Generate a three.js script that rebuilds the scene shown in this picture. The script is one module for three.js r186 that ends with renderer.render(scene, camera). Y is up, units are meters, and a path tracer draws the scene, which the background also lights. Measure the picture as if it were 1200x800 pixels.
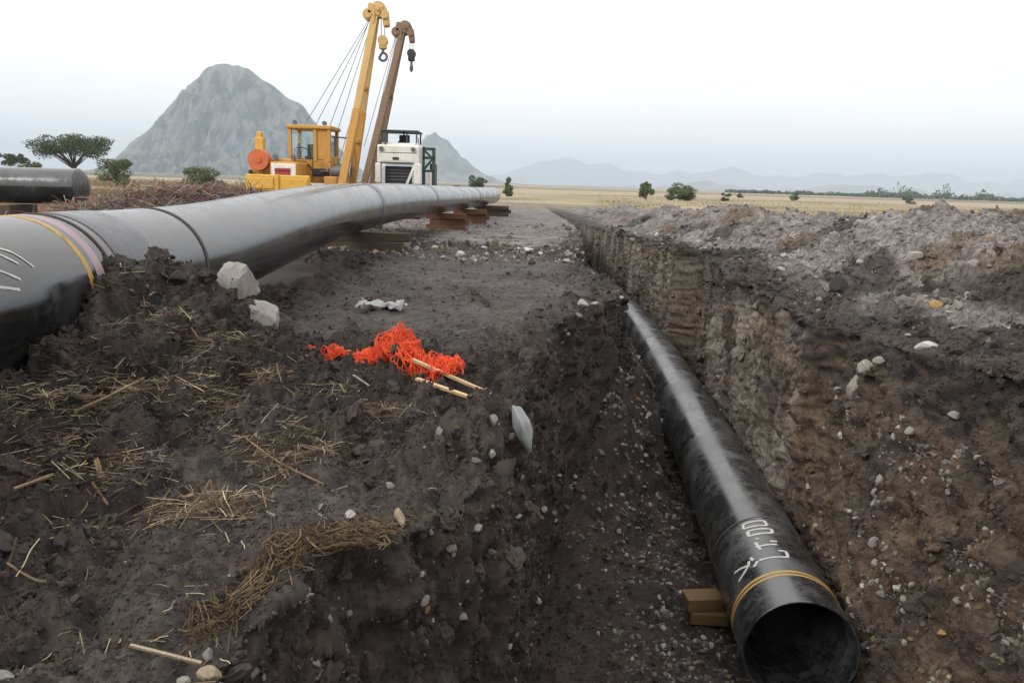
import * as THREE from 'three';
import { mergeGeometries, mergeVertices, toCreasedNormals } from 'three/addons/utils/BufferGeometryUtils.js';
import { RoundedBoxGeometry } from 'three/addons/geometries/RoundedBoxGeometry.js';
import { createNoise3D } from 'simplex-noise';

// ---------------------------------------------------------------- camera, sky, sun, exposure
const scene = new THREE.Scene();
const camera = new THREE.PerspectiveCamera(2 * Math.atan(400 / 933) * 180 / Math.PI, 1024 / 682, 0.1, 40000);
camera.position.set(0, 1.4, 0);
camera.rotation.set(-11.2 * Math.PI / 180, 0, 1.8 * Math.PI / 180, 'XYZ');
scene.add(camera);
const renderer = new THREE.WebGLRenderer({ antialias: true });
renderer.toneMapping = THREE.LinearToneMapping;
renderer.toneMappingExposure = 1.5;
renderer.shadowMap.enabled = true;

function rngOf(seed) { let a = seed >>> 0; return () => { a = (a + 0x6D2B79F5) | 0; let t = Math.imul(a ^ (a >>> 15), 1 | a); t = (t + Math.imul(t ^ (t >>> 7), 61 | t)) ^ t; return ((t ^ (t >>> 14)) >>> 0) / 4294967296; }; }
const n3 = createNoise3D(rngOf(11)), m3 = createNoise3D(rngOf(29));
const clamp = (v, a = 0, b = 1) => Math.min(b, Math.max(a, v));
const smooth = (a, b, v) => { const t = clamp((v - a) / (b - a)); return t * t * (3 - 2 * t); };
const mixn = (a, b, t) => a + (b - a) * t;
const sq = v => v * v;

// overcast sky: bright, faintly warm overhead, bluer to the horizon, soft cloud mottling
{
  const W = 512, H = 256, d = new Float32Array(W * H * 4);
  for (let j = 0; j < H; j++) for (let i = 0; i < W; i++) {
    const el = (j + 0.5) / H * Math.PI - Math.PI / 2, az = (i + 0.5) / W * 2 * Math.PI;
    const x = Math.cos(el) * Math.cos(az), y = Math.sin(el), z = Math.cos(el) * Math.sin(az), k = (j * W + i) * 4;
    const up = clamp(y, 0, 1);
    const c = 1 / (0.12 + up);
    const n = 0.6 * n3(x * c * 0.5, 3, z * c * 0.5) + 0.4 * n3(x * c * 1.3, 8, z * c * 1.3);
    const b = 1.36 * (0.63 + 0.37 * up) * (1 + 0.08 * n * smooth(0.0, 0.12, up));      // an even overcast sky, brighter overhead than at the horizon
    const w = smooth(-0.02, 0.16, up);
    d[k] = b * mixn(0.97, 1.0, w); d[k + 1] = b * mixn(0.985, 0.985, w); d[k + 2] = b * mixn(1.0, 0.985, w); d[k + 3] = 1;
  }
  const t = new THREE.DataTexture(d, W, H, THREE.RGBAFormat, THREE.FloatType);
  t.mapping = THREE.EquirectangularReflectionMapping; t.magFilter = THREE.LinearFilter; t.minFilter = THREE.LinearFilter; t.needsUpdate = true;
  scene.background = t; scene.environment = t;
}
const sun = new THREE.DirectionalLight(new THREE.Color().setRGB(1, 0.96, 0.9), 1.5);
sun.position.set(-10, 9, 2); sun.target.position.set(0, 0, -8);
sun.castShadow = true; sun.shadow.radius = 25;
sun.shadow.camera.left = -40; sun.shadow.camera.right = 40; sun.shadow.camera.top = 40; sun.shadow.camera.bottom = -40; sun.shadow.camera.far = 120;
sun.shadow.mapSize.set(2048, 2048);
scene.add(sun, sun.target);
scene.fog = new THREE.FogExp2(new THREE.Color().setRGB(0.8, 0.91, 1.0), 0.0002);

// ---------------------------------------------------------------- helpers
const rgb = (r, g, b) => new THREE.Color().setRGB(r, g, b);
const taken = {};
function numbered(n) { const k = taken[n] = (taken[n] ?? -1) + 1; return k ? `${n}_${String(k).padStart(3, '0')}` : n; }
function tag(o, label, category, group, kind) { if (label) o.userData.label = label; if (category) o.userData.category = category; if (group) o.userData.group = group; if (kind) o.userData.kind = kind; return o; }
function lit(o) { o.castShadow = true; o.receiveShadow = true; return o; }
function mesh(name, geo, mat, parent = scene) { const m = lit(new THREE.Mesh(geo, mat)); m.name = parent === scene ? numbered(name) : name; parent.add(m); return m; }
function thing(name, label, category, pos = [0, 0, 0], turn = 0, group) { const g = new THREE.Group(); g.name = numbered(name); g.position.set(...pos); g.rotation.y = turn; scene.add(g); return tag(g, label, category, group); }
const plain = g => { g = g.index ? g.toNonIndexed() : g; for (const k of Object.keys(g.attributes)) if (!['position', 'normal', 'uv'].includes(k)) g.deleteAttribute(k); return g; };
const join = a => mergeGeometries(a.map(plain));
function box(w, h, d, x = 0, y = 0, z = 0, r = 0.02, rx = 0, ry = 0, rz = 0) {
  const g = new RoundedBoxGeometry(w, h, d, 1, Math.min(r, w / 2.2, h / 2.2, d / 2.2));
  if (rx || ry || rz) g.applyMatrix4(new THREE.Matrix4().makeRotationFromEuler(new THREE.Euler(rx, ry, rz)));
  return g.translate(x, y, z);
}
function bar(a, b, r, seg = 8, r2 = r) {
  const A = new THREE.Vector3(...a), B = new THREE.Vector3(...b), L = A.distanceTo(B);
  const g = new THREE.CylinderGeometry(r2, r, L, seg); g.translate(0, L / 2, 0);
  g.applyQuaternion(new THREE.Quaternion().setFromUnitVectors(new THREE.Vector3(0, 1, 0), B.clone().sub(A).normalize()));
  return g.translate(...a);
}
function beam(a, b, w, h, up = [0, 1, 0]) {   // squared bar between two points
  const A = new THREE.Vector3(...a), B = new THREE.Vector3(...b), L = A.distanceTo(B);
  const z = B.clone().sub(A).normalize(), x = new THREE.Vector3(...up).cross(z).normalize(), y = z.clone().cross(x);
  const g = new RoundedBoxGeometry(w, h, L, 1, Math.min(w, h) * 0.12); g.translate(0, 0, L / 2);
  g.applyMatrix4(new THREE.Matrix4().makeBasis(x, y, z)); return g.translate(...a);
}
const disc = (r, t, x, y, z, axis = 'z', seg = 24) => { const g = new THREE.CylinderGeometry(r, r, t, seg); if (axis === 'z') g.rotateX(Math.PI / 2); if (axis === 'x') g.rotateZ(Math.PI / 2); return g.translate(x, y, z); };

// tiling noise textures
function tile(size, cells, seed) {       // periodic value noise 0..1
  const r = rngOf(seed), v = Float32Array.from({ length: cells * cells }, () => r()), o = new Float32Array(size * size);
  for (let j = 0; j < size; j++) for (let i = 0; i < size; i++) {
    const x = i / size * cells, y = j / size * cells, a = x | 0, b = y | 0; let u = x - a, w = y - b; u = u * u * (3 - 2 * u); w = w * w * (3 - 2 * w);
    const p = (q, s) => v[(s % cells) * cells + q % cells];
    o[j * size + i] = mixn(mixn(p(a, b), p(a + 1, b), u), mixn(p(a, b + 1), p(a + 1, b + 1), u), w);
  }
  return o;
}
function fbm(size, list, seed) { const o = new Float32Array(size * size); let tot = 0; list.forEach(([c, a], k) => { const t = tile(size, c, seed + k * 17); tot += a; for (let i = 0; i < o.length; i++) o[i] += a * t[i]; }); for (let i = 0; i < o.length; i++) o[i] /= tot; return o; }
function tex(size, f, srgb = true) {
  const d = new Uint8Array(size * size * 4);
  for (let i = 0; i < size * size; i++) { const c = f(i, i % size, (i / size) | 0); for (let k = 0; k < 3; k++) d[i * 4 + k] = clamp(c[k] * 255, 0, 255); d[i * 4 + 3] = 255; }
  const t = new THREE.DataTexture(d, size, size); t.wrapS = t.wrapT = THREE.RepeatWrapping; t.magFilter = THREE.LinearFilter; t.minFilter = THREE.LinearFilter;
  if (srgb) t.colorSpace = THREE.SRGBColorSpace; t.needsUpdate = true; return t;
}
const toS = v => v <= 0.0031308 ? v * 12.92 : 1.055 * Math.pow(v, 1 / 2.4) - 0.055;
function table(list) { return f => { if (f <= list[0][0]) return list[0][1]; for (let i = 1; i < list.length; i++) if (f <= list[i][0]) { const [a, p] = list[i - 1], [b, q] = list[i]; return mixn(p, q, (f - a) / (b - a)); } return list[list.length - 1][1]; }; }

// ---------------------------------------------------------------- the lie of the land; f is metres ahead of the camera (z = -f)
const leftTop = table([[-10, -0.9], [1.6, -0.9], [2.2, -0.82], [2.6, -0.62], [3.0, -0.25], [3.5, -0.1], [4.8, 0.0], [5.8, 0.12], [7.6, 0.3], [8.3, 0.45], [10.3, 1.38], [11, 1.46], [12.1, 1.46], [13, 1.28], [14, 1.25], [17.3, 1.38], [22, 1.85], [30, 2.35], [36, 2.6], [60, 2.2], [200, 2]]);
const leftFoot = table([[-10, 0.0], [2.6, 0.05], [5, 0.14], [8, 0.45], [9, 0.85], [10.8, 1.65], [12, 1.72], [13.2, 1.6], [17, 1.75], [22, 2.4], [30, 2.6], [36, 2.7], [60, 2.3], [200, 2.1]]);
const rightTop = table([[-10, 2.9], [3, 3.1], [5, 3.32], [6.9, 3.55], [8, 3.5], [8.35, 3.5], [8.55, 3.3], [10.2, 3.38], [10.5, 3.5], [11.6, 3.44], [11.8, 3.36], [13.6, 3.44], [13.75, 3.5], [13.95, 4.2], [18.3, 4.35], [18.6, 3.76], [22.5, 3.84], [28, 3.62], [34, 3.15], [45, 2.7], [60, 2.3], [200, 2.1]]);
const rightFoot = table([[-10, 2.5], [3, 2.7], [5, 2.9], [6.5, 3.02], [8.3, 3.24], [8.5, 3.2], [10.2, 3.26], [10.5, 3.38], [13.6, 3.44], [13.75, 3.48], [13.95, 4.1], [18.3, 4.3], [18.6, 3.72], [22.5, 3.8], [28, 3.58], [34, 3.1], [45, 2.65], [60, 2.25], [200, 2.05]]);
const rightTopY = table([[-10, 0.3], [4, 0.3], [5, 0.27], [7, 0.04], [8, 0.0], [11.4, 0.02], [13.5, 0.24], [17, 0.08], [22, -0.15], [30, -0.28], [60, -0.3]]);
const crestAway = table([[-10, 2.6], [4, 3.0], [8, 3.4], [12, 3.6], [16, 4.0], [22, 3.8], [30, 3.0], [45, 2.4], [60, 2]]);
const crestY = table([[-10, 0.6], [4, 0.75], [8, 0.92], [12, 1.05], [16, 1.0], [20, 0.85], [24, 0.8], [30, 0.6], [45, 0.15], [60, -0.2], [70, -0.3]]);
const lie = f => -0.3 * smooth(15, 35, f);
const pipeX = table([[-10, 1.0], [5.75, 2.38], [8.1, 2.6], [9.7, 2.72], [13.4, 2.96], [18.7, 3.22], [22.4, 3.28], [33, 2.85], [60, 2.25]]);
const bump2 = (x, f, cx, cf, sx, sf) => Math.exp(-sq((x - cx) / sx) - sq((f - cf) / sf));
function leftY(x, f) {
  let y = lie(f);
  y += 0.6 * bump2(x, f, -2.25, 4.9, 0.62, 1.0) + 0.28 * bump2(x, f, -1.9, 4.2, 1.1, 1.6) + 0.12 * bump2(x, f, -2.8, 2.6, 0.8, 1.2);
  y += 0.13 * bump2(x, f, -0.72, 2.75, 0.38, 0.32) + 0.1 * bump2(x, f, -0.55, 5.5, 0.35, 0.3) + 0.1 * bump2(x, f, -1.05, 5.9, 0.5, 0.4);
  y += (0.16 + 0.08 * n3(x * 1.2, 4, f)) * Math.exp(-sq((f - 16.2 - 0.5 * n3(x * 0.3, 1, 1)) / 0.6)) * smooth(-5, -3.4, x);
  y += 0.85 * bump2(x, f, -7.6, 17.5, 1.6, 1.6) + 0.7 * bump2(x, f, -5.9, 18.5, 1.2, 1.8) + 0.5 * bump2(x, f, -9.6, 19, 1.5, 2) + 0.25 * bump2(x, f, -4.5, 14, 0.9, 3);
  y -= (0.03 + 0.04 * n3(x * 2, 12, f * 2)) * smooth(-0.3, 0.1, x - leftTop(f)) * smooth(2.4, 4, f) * (1 - smooth(24, 34, f));    // the lip has crumbled away
  return y;
}
function rightY(x, f) {
  const d = x - rightTop(f), dc = crestAway(f) * (1 + 0.18 * n3(f * 0.22, 7, 2)), t = rightTopY(f), c = crestY(f) + 0.17 * n3(f * 0.28, 2, 9) * smooth(2, 10, f);
  const up = mixn(t, Math.max(c, t), smooth(0.5, dc, d));
  let y = d > dc ? mixn(lie(f), Math.max(c, t), Math.exp(-sq((d - dc) / 2.6))) : up;
  const w = smooth(0.5, 2, d) * Math.exp(-sq(Math.max(0, d - dc) / 3)) * (1 - smooth(40, 60, f));
  return y + w * (0.2 * n3(x * 0.55, 5, f * 0.45) + 0.1 * n3(x * 1.3, 6, f * 1.1));
}
function floorY(x, f) {
  const depth = 2.74 * (1 - smooth(45, 60, f));
  const e = x - leftFoot(f), slump = 1.65 * smooth(7.6, 10.3, f + 0.25 * e) * (1 - smooth(12.5, 15, f)) * (1 - smooth(0.05, 0.95, e)) * (1 - smooth(-0.75, -0.4, x - pipeX(f)));   // the bank has come down into the trench here
  return Math.min(lie(f) - 0.02, -depth + slump * (1 + 0.15 * n3(x * 1.5, 3, f * 1.5)) + 0.05 * n3(x, 3, f));
}

// ---------------------------------------------------------------- ground: one sheet, lofted along the trench
const rows = []; for (let f = -8; f < 1.2; f += 0.13) rows.push(f);
for (let f = 1.2; f < 6; f *= 1.0052) rows.push(f);
for (let f = 6; f < 60; f *= 1.0088) rows.push(f);
for (let f = 60; f < 14000; f *= 1.045) rows.push(f);
const NL = 110, ND = 290, NW = 105, NF = 95, NE = 290, NR = 110;
const spread = (t, a, b) => a * Math.pow(b / a, t);
const NC = NL + ND + NW + NF + NW + NE + NR, NRW = rows.length;
const pos = new Float32Array(NC * NRW * 3), zone = new Uint8Array(NC);
{ let c = 0; for (const [n, z] of [[NL, 0], [ND, 0], [NW, 1], [NF, 2], [NW, 3], [NE, 4], [NR, 4]]) for (let i = 0; i < n; i++) zone[c++] = z; }
for (let r = 0; r < NRW; r++) {
  const f = rows[r], wob = 0.07 * n3(f * 0.9, 20, 1) + 0.05 * n3(f * 2.3, 21, 1) + 0.025 * n3(f * 6, 22, 1), wob2 = 0.05 * n3(f * 0.8, 24, 1);
  const grow = 1 + Math.max(0, f - 12) * 0.06;            // columns open out with distance
  const xl = leftTop(f) + wob, xlf = leftFoot(f) + wob2, xr = rightTop(f), xrf = rightFoot(f);
  const yl = leftY(xl, f), yr = rightY(xr, f), fl = floorY(xlf, f), fr = floorY(xrf, f);
  let c = r * NC * 3; const put = (x, y) => { pos[c++] = x; pos[c++] = y; pos[c++] = -f; };
  for (let i = 0; i < NL; i++) { const x = xl - spread(1 - i / NL, 4.4 * grow, 14000); put(x, leftY(x, f)); }
  for (let i = 0; i < ND; i++) { const x = xl - 4.4 * grow * (1 - i / ND); put(x, leftY(x, f)); }
  for (let i = 0; i < NW; i++) { const t = (i + 0.5) / NW; put(mixn(xl, xlf, Math.pow(t, 1.35)), mixn(yl, fl, t)); }
  for (let i = 0; i < NF; i++) { const x = mixn(xlf, xrf, (i + 0.5) / NF); put(x, floorY(x, f)); }
  for (let i = 0; i < NW; i++) { const t = (i + 0.5) / NW; put(mixn(xrf, xr, Math.pow(t, 1.5)), mixn(fr, yr, t)); }
  for (let i = 0; i < NE; i++) { const x = xr + 5.5 * grow * i / NE; put(x, rightY(x, f)); }
  for (let i = 0; i < NR; i++) { const x = xr + spread(i / NR, 5.5 * grow, 14000); put(x, rightY(x, f)); }
}
const at = (r, c) => (clamp(r, 0, NRW - 1) * NC + clamp(c, 0, NC - 1)) * 3;
function normalsOf(p) {
  const n = new Float32Array(p.length);
  for (let r = 0; r < NRW; r++) for (let c = 0; c < NC; c++) {
    const a = at(r, c - 1), b = at(r, c + 1), d = at(r - 1, c), e = at(r + 1, c), k = at(r, c);
    const ux = p[b] - p[a], uy = p[b + 1] - p[a + 1], uz = p[b + 2] - p[a + 2], vx = p[e] - p[d], vy = p[e + 1] - p[d + 1], vz = p[e + 2] - p[d + 2];
    let x = uy * vz - uz * vy, y = uz * vx - ux * vz, z = ux * vy - uy * vx; const l = Math.hypot(x, y, z) || 1;
    n[k] = x / l; n[k + 1] = y / l; n[k + 2] = z / l;
  }
  return n;
}
const nor = normalsOf(pos), col = new Float32Array(pos.length), uv = new Float32Array(NC * NRW * 2);
const billow = (x, y, z) => 2 * Math.abs(n3(x, y, z)) - 0.7;      // rounded lumps with creases between them
const packed = (x, f) => {       // 1 where wheels and tracks have pressed the soil flat
  const a = smooth(6.3, 7.2, f + 0.5 * n3(x, 31, f * 0.5)) * smooth(-2.6, -1.9, x), b = smooth(-1.9, -0.9, x) * smooth(1.6, 2.0, f) * (1 - smooth(2.6, 3.6, f + x * 0.5)) * 0.55;
  return clamp(Math.max(a * (1 - 0.7 * Math.exp(-sq((f - 16.2) / 0.9))) * (1 - 0.75 * smooth(25, 31, f + 3 * n3(x * 0.4, 33, f * 0.3))) * (1 - 0.8 * smooth(-0.75, -0.15, x - leftTop(f) + 0.3 * n3(x * 2, 34, f * 2))) * (1 - 0.45 * smooth(0.15, 0.6, n3(x * 0.7, 35, f * 1.1))), b));
};
// soil colours (albedo of the matter itself)
const HUMUS = [0.0195, 0.0152, 0.0124], LOAM = [0.04, 0.03, 0.023], PACKED = [0.056, 0.05, 0.045], PALE = [0.16, 0.145, 0.13], CLAY = [0.17, 0.15, 0.125], RUST = [0.085, 0.058, 0.038], GREYSPOIL = [0.185, 0.168, 0.158], STRAWFIELD = [0.3, 0.245, 0.155], FARLAND = [0.1, 0.11, 0.075], GREENISH = [0.13, 0.135, 0.06];
const mix3 = (a, b, t) => [mixn(a[0], b[0], t), mixn(a[1], b[1], t), mixn(a[2], b[2], t)];
const runL = [rows[0]], runR = [rows[0]];        // metres along each trench wall
for (let r = 1; r < NRW; r++) { const d = rows[r] - rows[r - 1]; runL.push(runL[r - 1] + Math.hypot(d, leftTop(rows[r]) - leftTop(rows[r - 1]))); runR.push(runR[r - 1] + Math.hypot(d, rightTop(rows[r]) - rightTop(rows[r - 1]))); }
for (let r = 0; r < NRW; r++) {
  const f = rows[r], gap = r ? f - rows[r - 1] : 0.13;
  let u = 0, px = pos[at(r, 0)], py = pos[at(r, 0) + 1];
  for (let c = 0; c < NC; c++) {
    const k = at(r, c), x = pos[k], y = pos[k + 1], z = pos[k + 2], zn = zone[c];
    const gx = Math.hypot(x - px, y - py), g = Math.max(gap, gx);
    u += zn === 1 ? py - y : zn === 3 ? y - py : 0; px = x; py = y;       // map metres: across the flat, down and up the walls
    uv[(r * NC + c) * 2] = x + u; uv[(r * NC + c) * 2 + 1] = zn === 1 ? runL[r] : zn === 3 ? runR[r] : f;
    const wall = zn === 1 || zn === 3;
    const p = zn === 0 ? packed(x, f) : 0;
    const rightPile = zn === 4 ? smooth(0.4, 1.4, x - rightTop(f)) : 0;
    const far = smooth(45, 70, Math.hypot(x * 0.8, f));
    let w = wall ? 0.8 : zn === 2 ? 0.75 : zn === 0 ? mixn(1.2, 0.4, p) : mixn(0.8, 1.35, rightPile);
    w *= 1 - 0.8 * far;
    const sy = wall ? 0.45 : 1;     // the digger's teeth leave upright strokes on the walls
    let d = 0;
    const oct = (s, a, b) => { if (s > g * 2.2) d += a * (b ? billow(x / s, y * sy / s, z / s) : n3(x / s, y * sy / s, z / s)); };
    oct(1.1, 0.05); oct(0.48, 0.045, 1); oct(0.23, 0.03, 1); oct(0.11, 0.017, 1); oct(0.055, 0.012, 1); oct(0.034, 0.007, 1);
    // loose, pulled-up clods
    const cl = n3(x / 0.34 + 9, y / 0.34, z / 0.34); if (!wall && g < 0.16) d += (1 - p) * 0.09 * Math.pow(clamp(cl - 0.25, 0, 1), 1.1);
    if (zn === 0 && f < 8 && g < 0.1) d += (1 - p) * (0.035 * billow(x / 0.21 + 3, y / 0.21, z / 0.21) + 0.05 * clamp(n3(x / 0.34, 2, z / 0.34) * 2.2, -1, 0.3) + 0.02 * billow(x / 0.09, y / 0.09 + 5, z / 0.09));
    if (zn === 3) d += 0.05 * n3(z / 0.35, 40, 1) * (1 - smooth(20, 30, f));
    if (zn === 0 && p > 0) d += p * 0.02 * n3(x * 0.35, 55, f * 3.2) * (1 - far);   // shallow wheel marks across the track
    if (zn === 3 && f < 9) d += 0.07 * n3(x / 0.5, y / 0.4, z / 0.5) + 0.05 * n3(x / 0.21, y / 0.21, z / 0.21) + 0.03 * billow(x / 0.13 + 4, y / 0.13, z / 0.13);
    if (zn === 3 && f >= 8) d += (0.07 * n3(z / 0.7, y * 0.5, 3) + 0.025 * n3(z / 0.26, y * 0.8, 5) + 0.06 * clamp(3 * n3(z / 1.3, y * 0.25, 8), -1, 1) + 0.04 * billow(x / 0.3, y / 0.34, z / 0.3) + 0.025 * billow(x / 0.13, y / 0.15, z / 0.13)) * (1 - smooth(24, 34, f));
    if (zn === 1 && g < 0.1) d += 0.06 * n3(x / 0.4, y / 0.4, z / 0.4) + 0.045 * n3(x / 0.17, y / 0.17, z / 0.17) + 0.025 * billow(x / 0.1, y / 0.1, z / 0.1);
    d *= w;
    // colour
    const A = m3(x * 0.7, y * 0.7, z * 0.7), B = m3(x * 2.6, y * 2.6 + 7, z * 2.6), C = m3(x * 9, y * 9, z * 9), mott = 0.5 * A + 0.3 * B + 0.2 * C;
    let q;
    if (zn === 0) {
      q = mix3(HUMUS, LOAM, clamp(0.45 + 0.7 * mott));
      q = mix3(q, PACKED, p * clamp(0.55 + 0.4 * mott + 0.6 * m3(x * 0.45, 14, z * 1.7)));
      q = mix3(q, PALE, smooth(16.5, 18.5, f + B) * p * clamp(0.75 + 0.4 * mott));
      q = mix3(q, LOAM, smooth(15, 19, f) * (1 - p) * (1 - smooth(24, 30, f)));
      q = mix3(q, GREYSPOIL, smooth(24, 30, f) * (1 - p) * clamp(0.7 + 0.5 * mott));
    } else if (zn === 1) q = mix3(HUMUS, LOAM, clamp(0.45 + 0.7 * mott));
    else if (zn === 2) q = mix3(HUMUS, LOAM, clamp(0.45 + 0.7 * mott));
    else if (zn === 3) {
      q = mix3(LOAM, RUST, clamp(0.5 + mott));
      if (y > -0.15 - 0.3 * B - 0.15 * C) q = mix3(HUMUS, LOAM, clamp(0.3 + 0.7 * mott));          // the layer of black topsoil, with its own ragged lower edge, lies over brown subsoil
      const clay = smooth(8.5, 8.8, f) * smooth(0.1, -0.5, y + 0.3 * B) * clamp(0.5 + 0.5 * A + 0.75 * m3(z / 0.55, y * 0.3, 4));
      q = mix3(q, CLAY, clay * (1 - smooth(13.8, 14.2, f) * 0.75 + smooth(18.4, 19, f) * 0.6));
    } else {
      q = mix3(LOAM, HUMUS, clamp(0.5 + 0.8 * mott));
      q = mix3(q, GREYSPOIL, rightPile * clamp(smooth(7.5, 10.5, f + 3 * A) * (0.75 + 0.6 * mott)));
      q = mix3(q, RUST, rightPile * smooth(0.35, 0.75, m3(x * 0.45, 60, z * 0.45)) * 0.8);
      q = mix3(q, HUMUS, smooth(0.25, 0.6, m3(x * 0.4, 66, z * 0.5)) * 0.8);
    }
    const fieldL = zn === 0 ? smooth(-12, -17, x + 2 * A) * smooth(20, 26, f) + smooth(24, 30, f) * smooth(-7, -10, x) : 0;
    const fieldR = zn === 4 ? smooth(1.5, 4, x - rightTop(f) - crestAway(f) - B) : 0;
    let big = m3(x * 0.02, 3, z * 0.035), fld = mix3(mix3(STRAWFIELD, GREENISH, clamp(0.3 + 0.8 * m3(x * 0.06, 5, z * 0.06))), LOAM, clamp(0.5 * big));
    if (f > 170 || Math.abs(x) > 250) { const pa = Math.floor(x / 230 + 0.2 * m3(x * 0.003, 1, 1)), pb = Math.floor(f / 150), h = Math.abs(Math.sin(pa * 12.9898 + pb * 78.233) * 43758.5453) % 1; fld = h < 0.28 ? STRAWFIELD : h < 0.75 ? FARLAND : [0.16, 0.13, 0.095]; }   // parcels of stubble, green crops and bare earth
    q = mix3(q, fld, clamp(Math.max(fieldL, fieldR, smooth(48, 75, f + 4 * A))));
    const s = 1.5;   // the map's own grain averages to about two thirds
    col[k] = q[0] * s; col[k + 1] = q[1] * s; col[k + 2] = q[2] * s;
    pos[k] += nor[k] * d; pos[k + 1] += nor[k + 1] * d; pos[k + 2] += nor[k + 2] * d;
  }
}
const soilTone = fbm(1024, [[8, 0.6], [21, 0.8], [48, 1], [90, 0.9], [170, 0.6]], 5), soilFine = fbm(1024, [[60, 1], [110, 1], [200, 0.7]], 91);
const soilMap = tex(1024, i => { const v = 0.22 + 0.9 * soilTone[i], s = 0.55 + 0.9 * soilFine[i]; const l = clamp(v * v * 1.35 * s, 0.05, 1); return [toS(l), toS(l * 0.985), toS(l * 0.96)]; });
const soilBump = tex(1024, i => { const v = 0.5 * soilTone[i] + 0.5 * soilFine[i]; return [v, v, v]; }, false);
for (const t of [soilMap, soilBump]) t.repeat.set(1 / 1.7, 1 / 1.7);
const soilMat = new THREE.MeshStandardMaterial({ vertexColors: true, map: soilMap, bumpMap: soilBump, bumpScale: 0.009, roughness: 0.95 });
{
  const idx = new Uint32Array((NC - 1) * (NRW - 1) * 6); let k = 0;
  for (let r = 0; r < NRW - 1; r++) for (let c = 0; c < NC - 1; c++) { const a = r * NC + c, b = a + 1, d = a + NC, e = d + 1; idx[k++] = a; idx[k++] = b; idx[k++] = d; idx[k++] = b; idx[k++] = e; idx[k++] = d; }
  const g = new THREE.BufferGeometry();
  g.setAttribute('position', new THREE.BufferAttribute(pos, 3)); g.setAttribute('normal', new THREE.BufferAttribute(normalsOf(pos), 3));
  g.setAttribute('color', new THREE.BufferAttribute(col, 3)); g.setAttribute('uv', new THREE.BufferAttribute(uv, 2)); g.setIndex(new THREE.BufferAttribute(idx, 1));
  const m = mesh('ground', g, soilMat); tag(m, 'dark dug-over soil with an open trench, running out into dry fields', 'ground', null, 'structure');
}
console.log('ground', NC * NRW * 2, 'triangles');
// ---------------------------------------------------------------- standing on the ground
const rowOf = f => { let a = 0, b = NRW - 1; while (b - a > 1) { const m = (a + b) >> 1; rows[m] <= f ? a = m : b = m; } return f - rows[a] < rows[b] - f ? a : b; };
function surf(x, f) {                      // ground height at x, f outside the walls
  const r = rowOf(f); let best = 1e9, y = 0;
  for (let c = 0; c < NC; c++) if (zone[c] !== 1 && zone[c] !== 3) { const k = (r * NC + c) * 3, e = Math.abs(pos[k] - x); if (e < best) { best = e; y = pos[k + 1]; } }
  return y;
}
function wallAt(side, y, f) {              // point on a trench wall
  const r = rowOf(f); let best = 1e9, k0 = 0;
  for (let c = 0; c < NC; c++) if (zone[c] === side) { const k = (r * NC + c) * 3, e = Math.abs(pos[k + 1] - y); if (e < best) { best = e; k0 = k; } }
  return [pos[k0], pos[k0 + 1], pos[k0 + 2]];
}

// ---------------------------------------------------------------- mountains and hills
const rockTone = fbm(512, [[6, 1], [17, 0.8], [48, 0.6], [120, 0.4]], 301);
function massif(name, label, cx, cf, w, d, nx, nz, height, tones) {
  const g = new THREE.PlaneGeometry(w, d, nx, nz); g.rotateX(-Math.PI / 2);
  const p = g.attributes.position, c = new Float32Array(p.count * 3);
  for (let i = 0; i < p.count; i++) {
    const x = p.getX(i), z = p.getZ(i), h = height(x, z); p.setY(i, h - 1);
    const v = clamp(0.5 + 0.6 * m3((x + cx) * tones.s, h * tones.s * 0.6, z * tones.s) + 0.35 * m3((x + cx) * tones.s * 3.2, h * tones.s * 2, z * tones.s * 3.2));
    const q = mix3(tones.a, tones.b, smooth(0.3, 0.72, v)); c.set(q, i * 3);
  }
  g.setAttribute('color', new THREE.BufferAttribute(c, 3)); g.computeVertexNormals(); g.translate(cx, -0.3, -cf);
  return tag(mesh(name, g, new THREE.MeshStandardMaterial({ vertexColors: true, roughness: 1 })), label, 'mountain', null, 'structure');
}
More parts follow.
